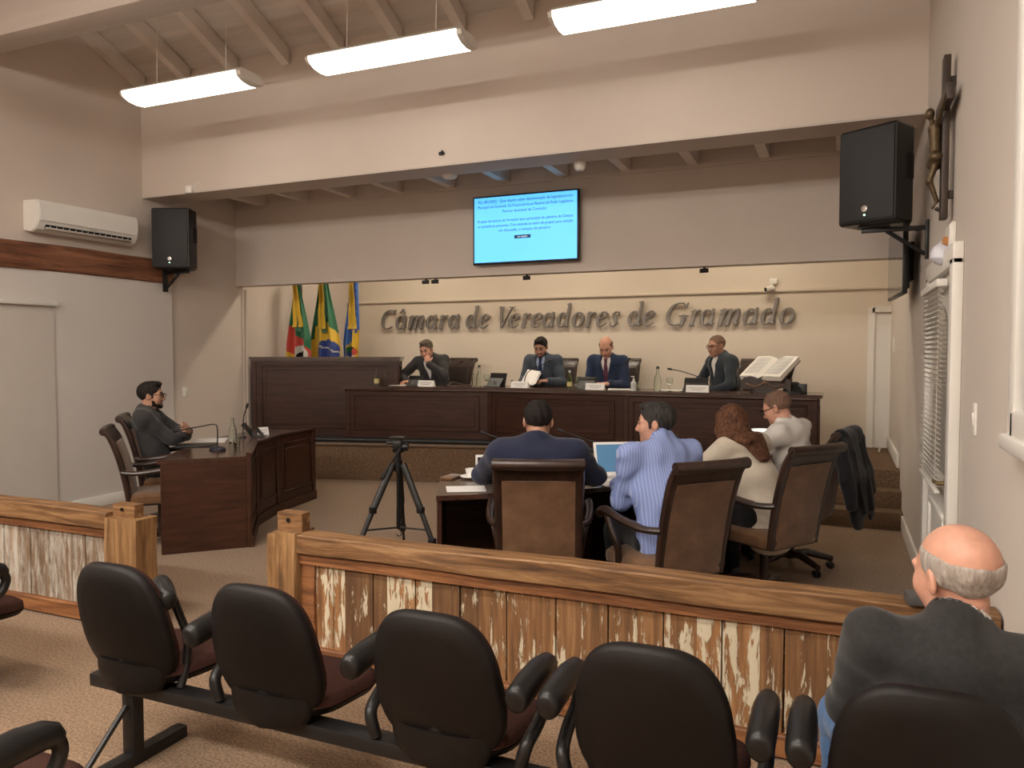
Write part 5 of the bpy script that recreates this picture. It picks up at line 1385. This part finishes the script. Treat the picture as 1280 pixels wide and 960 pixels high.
        if hair in ('short', 'thin'):
            g.ell(HL(0, .035, .112), A(.058, .05, .022) * q, RH, k=.02)
            for s in (1, -1): g.cap(HL(s * .074, .018, .03), HL(s * .073, .022, -.015), .008 * q, .006 * q, k=.01)
        if hair == 'long':
            bk = RH @ A(0, -1, 0)
            g.ecap(HL(0, -.05, .03), HL(0, -.088, -.13), (.100, .066), (.108, .05), RH @ A(1, 0, 0), k=.03)
            P0, P1, P2_ = HL(0, -.085, -.11), nb - f2 * .115 - d2 * .04, nb - f2 * .135 - d2 * .20
            g.ecap(P0, P1, (.108, .05), (.112, .032), s2, k=.03); g.ecap(P1, P2_ + s2 * .02, (.105, .030), (.060, .014), s2, k=.03)
            for s in (1, -1):
                g.cap(HL(s * .072, .012, .05), HL(s * .084, .005, -.06), .022, .026, k=.03); g.cap(HL(s * .084, .005, -.06), HL(s * .085, -.035, -.16), .026, .028, k=.03)
                g.cap(HL(s * .085, -.035, -.16), P1 + s2 * s * .07 + f2 * .02, .028, .024, k=.03)
        g.fold({'long': .0016, 'fringe': .0012}.get(hair, .0012), {'long': 85, 'fringe': 130}.get(hair, 170), 3)
        g.obj('hair', .0055, hairmat, t, 1)
    if beard:
        g = SDF(); g.ell(HL(0, .035, -.066), A(.0590, .0575, .050) * q, RH, k=.01); g.ell(HL(0, .079, -.092), A(.027, .021, .020) * q, RH, k=.02); g.cap(HL(-.024, .089, -.041), HL(.024, .089, -.041), .0085 * q, k=.01)
        for s in (1, -1): g.cap(HL(s * .063, .022, -.02), HL(s * .055, .035, -.065), .011 * q, .016 * q, k=.015)
        g.ell(HL(0, .095, -.058), A(.019, .016, .009) * q, RH, k=.004, sub=True); hp(g, (0, .06, -.034), (0, -.12, 1)); g.fold(.0012, 180, 5)
        g.obj('beard', .0055, beard, t, 1)
    if glasses:
        M = Matrix(np.vstack([np.hstack([RH * hsc, hc[:, None]]), [0, 0, 0, 1]]).tolist())
        b = MB()
        for s in (1, -1):
            b.tube([M @ V(s * .033 + .026 * math.cos(a), .104 - .012 * math.cos(a) * s * s * (1 if s * math.cos(a) > 0 else 0) * abs(math.cos(a)), .008 + .019 * math.sin(a)) for a in [2 * PI * k / 20 for k in range(21)]], .0024, 6, cap=False)
            b.tube([M @ V(s * .060, .094, .014), M @ V(s * .074, .05, .014), M @ V(s * .083, -.005, .012), M @ V(s * .084, -.02, -.005)], .0024, 6)
        b.tube([M @ V(-.008, .106, .012), M @ V(0, .109, .015), M @ V(.008, .106, .012)], .0024, 6); b.done('glasses', SHELL, t)
    # ---- trousers, shoes
    g = SDF(); g.ecap(pel - d1 * .03, pel + d1 * .10, (.165 * B, .122 * B), (.155 * B, .112 * B), s1, k=.05)
    for s in (1, -1): g.cap(HP[s], K[s], .100, .070, k=.04); g.cap(K[s], AN[s] + A(0, 0, .02), .069, .052, k=.03)
    g.fold(.003, 34, 11); g.obj('trousers', .0075, botm or C_TRS, t, 1)
    for s in (1, -1):
        g = SDF(); a = AN[s]; g.cap(a + A(0, -.02, -.045), a + A(s * .018, .17, -.052), .042, .034, k=.03); g.cap(a + A(0, 0, 0), a + A(0, .02, -.04), .045, .045, k=.03); g.plane((0, 0, a[2] - .083), (0, 0, -1)); g.obj('shoe', .007, SHOE, t, 1)
    # ---- upper clothing
    def torso(g, e, z0=.06):
        g.ecap(pel - d1 * z0, mid, ((.158 + e) * B, (.115 + e) * B), ((.146 + e) * B, (.106 + e) * B), s1, k=.05)
        g.ecap(mid, ch, ((.148 + e) * B, (.106 + e) * B), ((.160 + e) * B, (.100 + e) * B), s1b, k=.06)
        g.cap(sh[1], sh[-1], .052 + e, .052 + e, k=.07)
        g.cap(nb - d2 * .05, nb - d2 * .005, (.075 + e) * B ** .5, .050 + e, k=.06)
    def sleeves(g, e, frac):
        for s in (1, -1): g.cap(sh[s] - d2 * .005, E[s], (.054 + e) * B ** .5, (.043 + e) * B ** .5, k=.035); g.cap(E[s], E[s] + (W[s] - E[s]) * frac, (.044 + e) * B ** .5, .033 + e, k=.03)
    neckdir = nrm(HL(0, -.02, -.055) - nb)
    g = SDF()
    if top == 'suit' or top == 'blazer':
        torso(g, .024, .10 if top == 'suit' else .13); sleeves(g, .014, sleeve)
        g.cap(nb - d2 * .02 - f2 * .012, nb + neckdir * .022 - f2 * .018, .074 * B ** .4, .068 * B ** .4, k=.02)
        g.fold(fold, 30, int(abs(az)) + 3)
        g.cap(nb + neckdir * .015, nb + neckdir * .14, .060 * B ** .4, k=.004, sub=True)
        vt = nb + f2 * .088 * B + d2 * .0; vb = mid + d2 * (.13 - .13 * vdeep) + f2 * .142 * B
        g.cap(vb, vt, .010, .066, k=.006, sub=True)
        for s in (1, -1): g.cap(nb + f2 * .055 + s2 * s * .066, vb + s2 * s * .018 - f2 * .014, .013, .012, k=.010)
        jk = g.obj('jacket' if top == 'suit' else 'blazer', .0065, topm, t, 1)
        g = SDF(); torso(g, .001, 0); g.cap(nb - d2 * .02, nb + neckdir * .046 - f2 * .004, .066 * B ** .4, .0605 * B ** .4, k=.015)
        for s in (1, -1):
            u = W[s] - E[s]; g.cap(E[s] + u * .75, E[s] + u * .945, .036, .0345, k=0)
        for s in (1, -1): g.cap(nb + neckdir * .035 + f2 * .05 + s2 * s * .018, nb - d2 * .035 + f2 * .085 + s2 * s * .05, .012, .008, k=.008)
        g.cap(nb + neckdir * .047, nb + neckdir * .14, .056 * B ** .4, k=.003, sub=True)
        g.obj('shirt', .0065, shirtm or C_WHITE, t, 1)
        if tiem:
            g = SDF(); p0 = nb + f2 * .082 * B - d2 * .0; p1 = mid + d2 * .10 + f2 * (.128 * B); p2 = mid - d2 * .02 + f2 * (.126 * B)
            g.ell(p0, (.020, .014, .020), k=.005); g.ecap(p0 - d2 * .01, p1, (.018, .010), (.032, .010), s2, k=.01); g.ecap(p1, p2, (.032, .010), (.036, .010), s2, k=.01); g.obj('tie', .0055, tiem, t, 1)
    else:
        torso(g, .012, .08); sleeves(g, .012 if top != 'pullover' else .02, sleeve)
        g.cap(nb - d2 * .02, nb + neckdir * .040, .070 * B ** .4, .066 * B ** .4, k=.02)
        if top == 'pullover': g.cap(nb - d2 * .01 - f2 * .02, nb + neckdir * .03 - f2 * .02, .085, .075, k=.02)
        g.fold(fold, 32, int(abs(az)) + 5)
        g.cap(nb + neckdir * .02, nb + neckdir * .15, .0600 * B ** .4, k=.004, sub=True)
        vt = nb + f2 * .085 * B; g.cap(nb - d2 * .05 + f2 * .115 * B, vt + neckdir * .03, .008, .035, k=.006, sub=True)
        g.obj('jacket' if top == 'pullover' else 'shirt', .0065, topm, t, 1)
        if collarm:
            g = SDF(); g.cap(nb - d2 * .01, nb + neckdir * .055 - f2 * .004, .066, .0655, k=.01); g.cap(nb + neckdir * .05, nb + neckdir * .14, .060, k=.003, sub=True); g.obj('shirt_collar', .0055, collarm, t, 1)
    return t, dict(W=W, E=E, hc=hc, RH=RH, nb=nb)
A3 = lambda *v: np.array(v, float)
DS = .70      # dais worktop above the dais floor
# --- four men behind the dais desk
P1 = person('man in charcoal suit holding his hand to his mouth at the left of the dais', (-5.02, 9.10, PLZ), 178, lean=(8, 22), tilt=4, twist=6, head=(-6, 24, 4), neck_fwd=.03,
    armR=dict(w=A3(.20, .42, DS + .045), pole=(1, -.2, -.3), d=(.3, 1, -.1), n=(0, -.1, -1), curl=.5), armL=dict(w=A3(-.055, .335, .985), pole=(-.7, .5, -1), d=(.25, -.20, 1), n=(.4, -1, -.2), curl=.75),
    topm=C_GREY, shirtm=C_WHITE, hair='short', hairmat=H_GRB, skinm=SK3, bulk=1.08)
P2_ = person('bearded man in blue-grey suit and navy tie reading papers on the dais', (-3.47, 9.14, PLZ), 181, lean=(4, 12), head=(3, 26, 0), neck_fwd=.03,
    armR=dict(w=A3(.09, .36, DS + .10), pole=(.5, -.3, -1), d=(-.7, .7, .1), n=(-.3, -.2, -1), curl=.7), armL=dict(w=A3(-.17, .33, DS + .075), pole=(-.5, -.2, -1), d=(.8, .6, .05), n=(0, -.3, -1), curl=.6),
    topm=C_BLUEG, shirtm=C_LBLUE, tiem=C_TIE, hair='short', hairmat=H_BLK, beard=H_BLK, skinm=SK2)
P3 = person('bald man in navy suit and plum tie looking down at clasped hands on the dais', (-2.61, 9.12, PLZ), 180, lean=(6, 14), head=(2, 32, 2), neck_fwd=.03,
    armR=dict(w=A3(.085, .33, DS + .045), pole=(.5, -.3, -1), d=(-.8, .6, 0), n=(-.3, -.3, -1), curl=.8), armL=dict(w=A3(-.085, .33, DS + .05), pole=(-.5, -.3, -1), d=(.8, .6, 0), n=(.3, -.3, -1), curl=.8),
    topm=C_NAVY2, shirtm=C_WHITE, tiem=C_TIE2, hair='fringe', hairmat=H_BUZZ, skinm=SK3)
P4 = person('man with glasses in slate jacket sitting sideways beside the big book', (-1.24, 9.05, PLZ), 230, lean=(0, 10), head=(8, 10, 0), neck_fwd=.03,
    armR=dict(w=A3(.20, .26, DS + .03), pole=(1, -.6, -.3), d=(-.3, 1, -.1), n=(-.2, 0, -1), curl=.5), armL=dict(w=A3(-.16, .30, .66), pole=(-1, -.5, -.5)),
    topm=C_SLATE, shirtm=C_WHITE, hair='buzz', hairmat=H_BUZZ, glasses=True, skinm=SK2, bulk=1.05, knees={1: (.13, .42, .505), -1: (-.13, .42, .505)})
pp_ = thing('papers', 'loose printed sheets held by the bearded man on the dais', 'paper', (-3.49, 8.71, PLZ + DS + .11), rad(-8))
for k, (rx_, dz) in enumerate(((38, 0), (44, .012), (33, -.01))):
    b = MB(); rows = [[V(-.09 + .18 * i / 6 + .01 * k, -.12 + .24 * j / 6, .012 * math.sin(i * .7 + k) + dz) for i in range(7)] for j in range(7)]
    b.grid(rows); b.xf(Matrix.Rotation(rad(rx_), 4, 'X') @ Matrix.Rotation(rad(6 * k - 6), 4, 'Z')); o = b.done('sheet', PAPER, pp_, angle=80); md = o.modifiers.new('thick', 'SOLIDIFY'); md.thickness = .0012
# --- man with folded arms at the left desk
person('man with dark hair, beard and glasses, arms folded, at the left desk', (-5.665, 5.08, 0), 52, lean=(-9, -6), head=(0, 3, 0), neck_fwd=.035,
    armR=dict(w=A3(-.11, .245, .825), pole=(1, .25, -.6), d=(-1, .1, .25), n=(.1, -1, .1), curl=.5), armL=dict(w=A3(.10, .275, .885), pole=(-1, .25, -.7), d=(1, -.05, .45), n=(0, -1, -.1), curl=.45),
    topm=C_GREY, shirtm=C_GREY, vdeep=.2, hair='short', hairmat=H_BLK, beard=H_BLK, glasses=True, skinm=SK2, bulk=1.06)
# --- four people seen from behind at the right table
person('man in navy suit seen from behind, elbows spread on the right table', (-1.585, 4.07, 0), -20, lean=(9, 12), head=(2, 16, 0), neck_fwd=.02, bulk=1.16, shw=.20,
    armR=dict(w=A3(.17, .47, .80), pole=(1, -.25, -.18), d=(-.6, .8, 0), n=(0, 0, -1)), armL=dict(w=A3(-.17, .47, .80), pole=(-1, -.25, -.18), d=(.6, .8, 0), n=(0, 0, -1)),
    topm=C_NAVY, hair='thin', hairmat=H_BLK, skinm=SK2, sleeve=.93)
person('man in blue striped shirt turning his head to the left at the right table', (-.885, 4.30, 0), -38, lean=(12, 14), twist=4, head=(52, 6, 0), neck_fwd=.03, bulk=1.15,
    armR=dict(w=A3(.12, .45, .80), pole=(.5, -.3, -.8), d=(-.5, 1, 0), n=(0, 0, -1)), armL=dict(w=A3(-.13, .43, .795), pole=(-.2, -.4, -1), d=(.4, 1, 0), n=(0, 0, -1)),
    top='shirt', topm=C_STRIPE, hair='short', hairmat=H_SALT, skinm=SK1, fold=.006)
person('woman with long brown hair in cream blazer leaning over the right table', (-.44, 5.15, 0), -50, lean=(24, 30), tilt=-2, head=(-22, 24, 4), neck_fwd=.02, bulk=.94, shw=.165, fem=True, hsc=.95,
    armR=dict(w=A3(.10, .52, .80), pole=(1, -.3, -.5), d=(-.5, 1, 0), n=(0, 0, -1)), armL=dict(w=A3(-.12, .50, .80), pole=(-1, -.3, -.5), d=(.4, 1, 0), n=(0, 0, -1)),
    top='blazer', topm=C_CREAM, shirtm=C_WHITE, hair='long', hairmat=H_BRN, fold=.004)
person('man in white shirt and glasses reading at the far end of the right table', (-.29, 5.97, 0), -72, lean=(4, 14), head=(6, 26, 0), neck_fwd=.045, bulk=1.08,
    armR=dict(w=A3(.12, .50, .80), pole=(1, -.3, -.4), d=(-.5, 1, 0), n=(0, 0, -1)), armL=dict(w=A3(-.14, .46, .80), pole=(-1, -.35, -.5), d=(.5, 1, 0), n=(0, 0, -1)),
    top='shirt', topm=C_WHITE, hair='buzz', hairmat=H_BUZZ, glasses=True, skinm=SK3, fold=.006)
# --- bald man in the audience
person('bald man with grey fringe in dark jacket, back turned, on the last audience seat', (.242, 2.24, 0), 0, seat=.385, lean=(-16, 10), tilt=5, tl=.82, hsc=1.08, head=(34, 8, -3), neck_fwd=.02, bulk=1.06, shw=.176, h=.005,
    armR=dict(w=A3(.12, .34, .58), pole=(.25, -.3, -1), d=(-.6, .7, 0), n=(0, 0, -1)), armL=dict(w=A3(-.16, .36, .58), pole=(-.3, -.2, -1), d=(.7, .6, 0), n=(0, 0, -1)),
    top='pullover', topm=C_DARK, collarm=C_WHITE, botm=C_JEAN, hair='fringe', hairmat=H_GRY, skinm=SK3, knees={1: (.13, .42, .43), -1: (-.22, .42, .43)})
# --- black jacket hanging over the chair
t = thing('hanging_jacket', 'black jacket draped over the back of the farthest chair at the right table', 'jacket', (-.31, 6.0, 0), rad(72))
g = SDF()
g.ecap((-.15, -.385, 1.025), (.15, -.385, 1.025), (.05, .045), (.05, .045), (0, 1, 0), k=.05)
g.ecap((0, -.40, .98), (.0, -.455, .74), (.225, .040), (.245, .034), (1, 0, 0), k=.05)
g.ecap((0, -.455, .74), (.03, -.50, .47), (.245, .034), (.235, .026), (1, 0, 0), k=.05)
g.ecap((.14, -.49, .52), (.17, -.505, .42), (.07, .024), (.05, .02), (1, 0, 0), k=.04); g.ecap((-.12, -.49, .50), (-.13, -.505, .40), (.08, .024), (.06, .02), (1, 0, 0), k=.04)
g.cap((-.20, -.40, .97), (-.26, -.50, .56), .05, .042, k=.03); g.cap((.20, -.40, .97), (.25, -.47, .60), .045, .038, k=.03)
g.cap((.10, -.45, .95), (.07, -.54, .5), .008, .014, k=.03); g.cap((-.08, -.45, .9), (-.10, -.54, .5), .008, .014, k=.03)
g.fold(.004, 24, 8); g.obj('jacket_cloth', .0075, cloth('black_wool', (.008, .008, .010)), t, 2)
b = MB(); b.lathe([(0, 0), (.012, 0), (.012, .003), (0, .004)], (.05, -.505, .52), 12, (0, -1, 0)); b.done('button', CHAIRW, t)
# --- the bronze figure on the crucifix (local +X of the wall is away from the room)
cr = [o for o in COL.objects if o.name.startswith('crucifix')][0]
g = SDF(); X0 = -.085
g.cap((X0 - .01, 0, .06), (X0 - .005, 0, -.06), .034, .024, k=.02); g.cap((X0 - .005, 0, -.06), (X0, 0, -.12), .026, .032, k=.02)
g.ell((X0 - .035, -.012, .135), (.024, .022, .030), k=.01); g.cap((X0 - .02, -.005, .08), (X0 - .03, -.01, .12), .012, k=.01)
for s in (1, -1):
    g.cap((X0, s * .03, .07), (X0 + .012, s * .11, .125), .013, .010, k=.01); g.cap((X0 + .012, s * .11, .125), (X0 + .018, s * .20, .165), .010, .007, k=.01); g.ell((X0 + .018, s * .215, .17), (.007, .014, .010), k=.005)
    g.cap((X0, s * .016, -.12), (X0 - .030, s * .018, -.22), .019, .015, k=.01); g.cap((X0 - .030, s * .018, -.22), (X0 + .008, s * .008, -.33), .014, .010, k=.01); g.cap((X0 + .008, s * .008, -.33), (X0 - .012, s * .008, -.365), .009, .007, k=.006)
g.ecap((X0 - .004, -.03, -.10), (X0 - .006, .03, -.13), (.034, .030), (.036, .032), (1, 0, 0), k=.01)
g.obj('bronze_figure', .0042, BRZ, cr, 1)
b = MB(); b.box((-.072, 0, -.375), (.03, .05, .012), rot=Matrix.Rotation(rad(30), 4, 'Y'), bevel=.002); b.done('foot_rest', CRW, cr)

# ================================================================== WORLD AND VIEW
w = bpy.data.worlds.new('world'); SC.world = w; w.use_nodes = True
bg = w.node_tree.nodes['Background']; bg.inputs[0].default_value = (.02, .022, .028, 1); bg.inputs[1].default_value = .3
SC.view_settings.view_transform = 'Standard'
SC.view_settings.look = 'None'
SC.view_settings.exposure = 0.3
SC.view_settings.gamma = 1.0
SC.view_settings.use_curve_mapping = False
SC.cycles.use_denoising = True
SC.cycles.max_bounces = 8
SC.cycles.diffuse_bounces = 5
SC.cycles.transmission_bounces = 8
SC.cycles.sample_clamp_indirect = 6.0
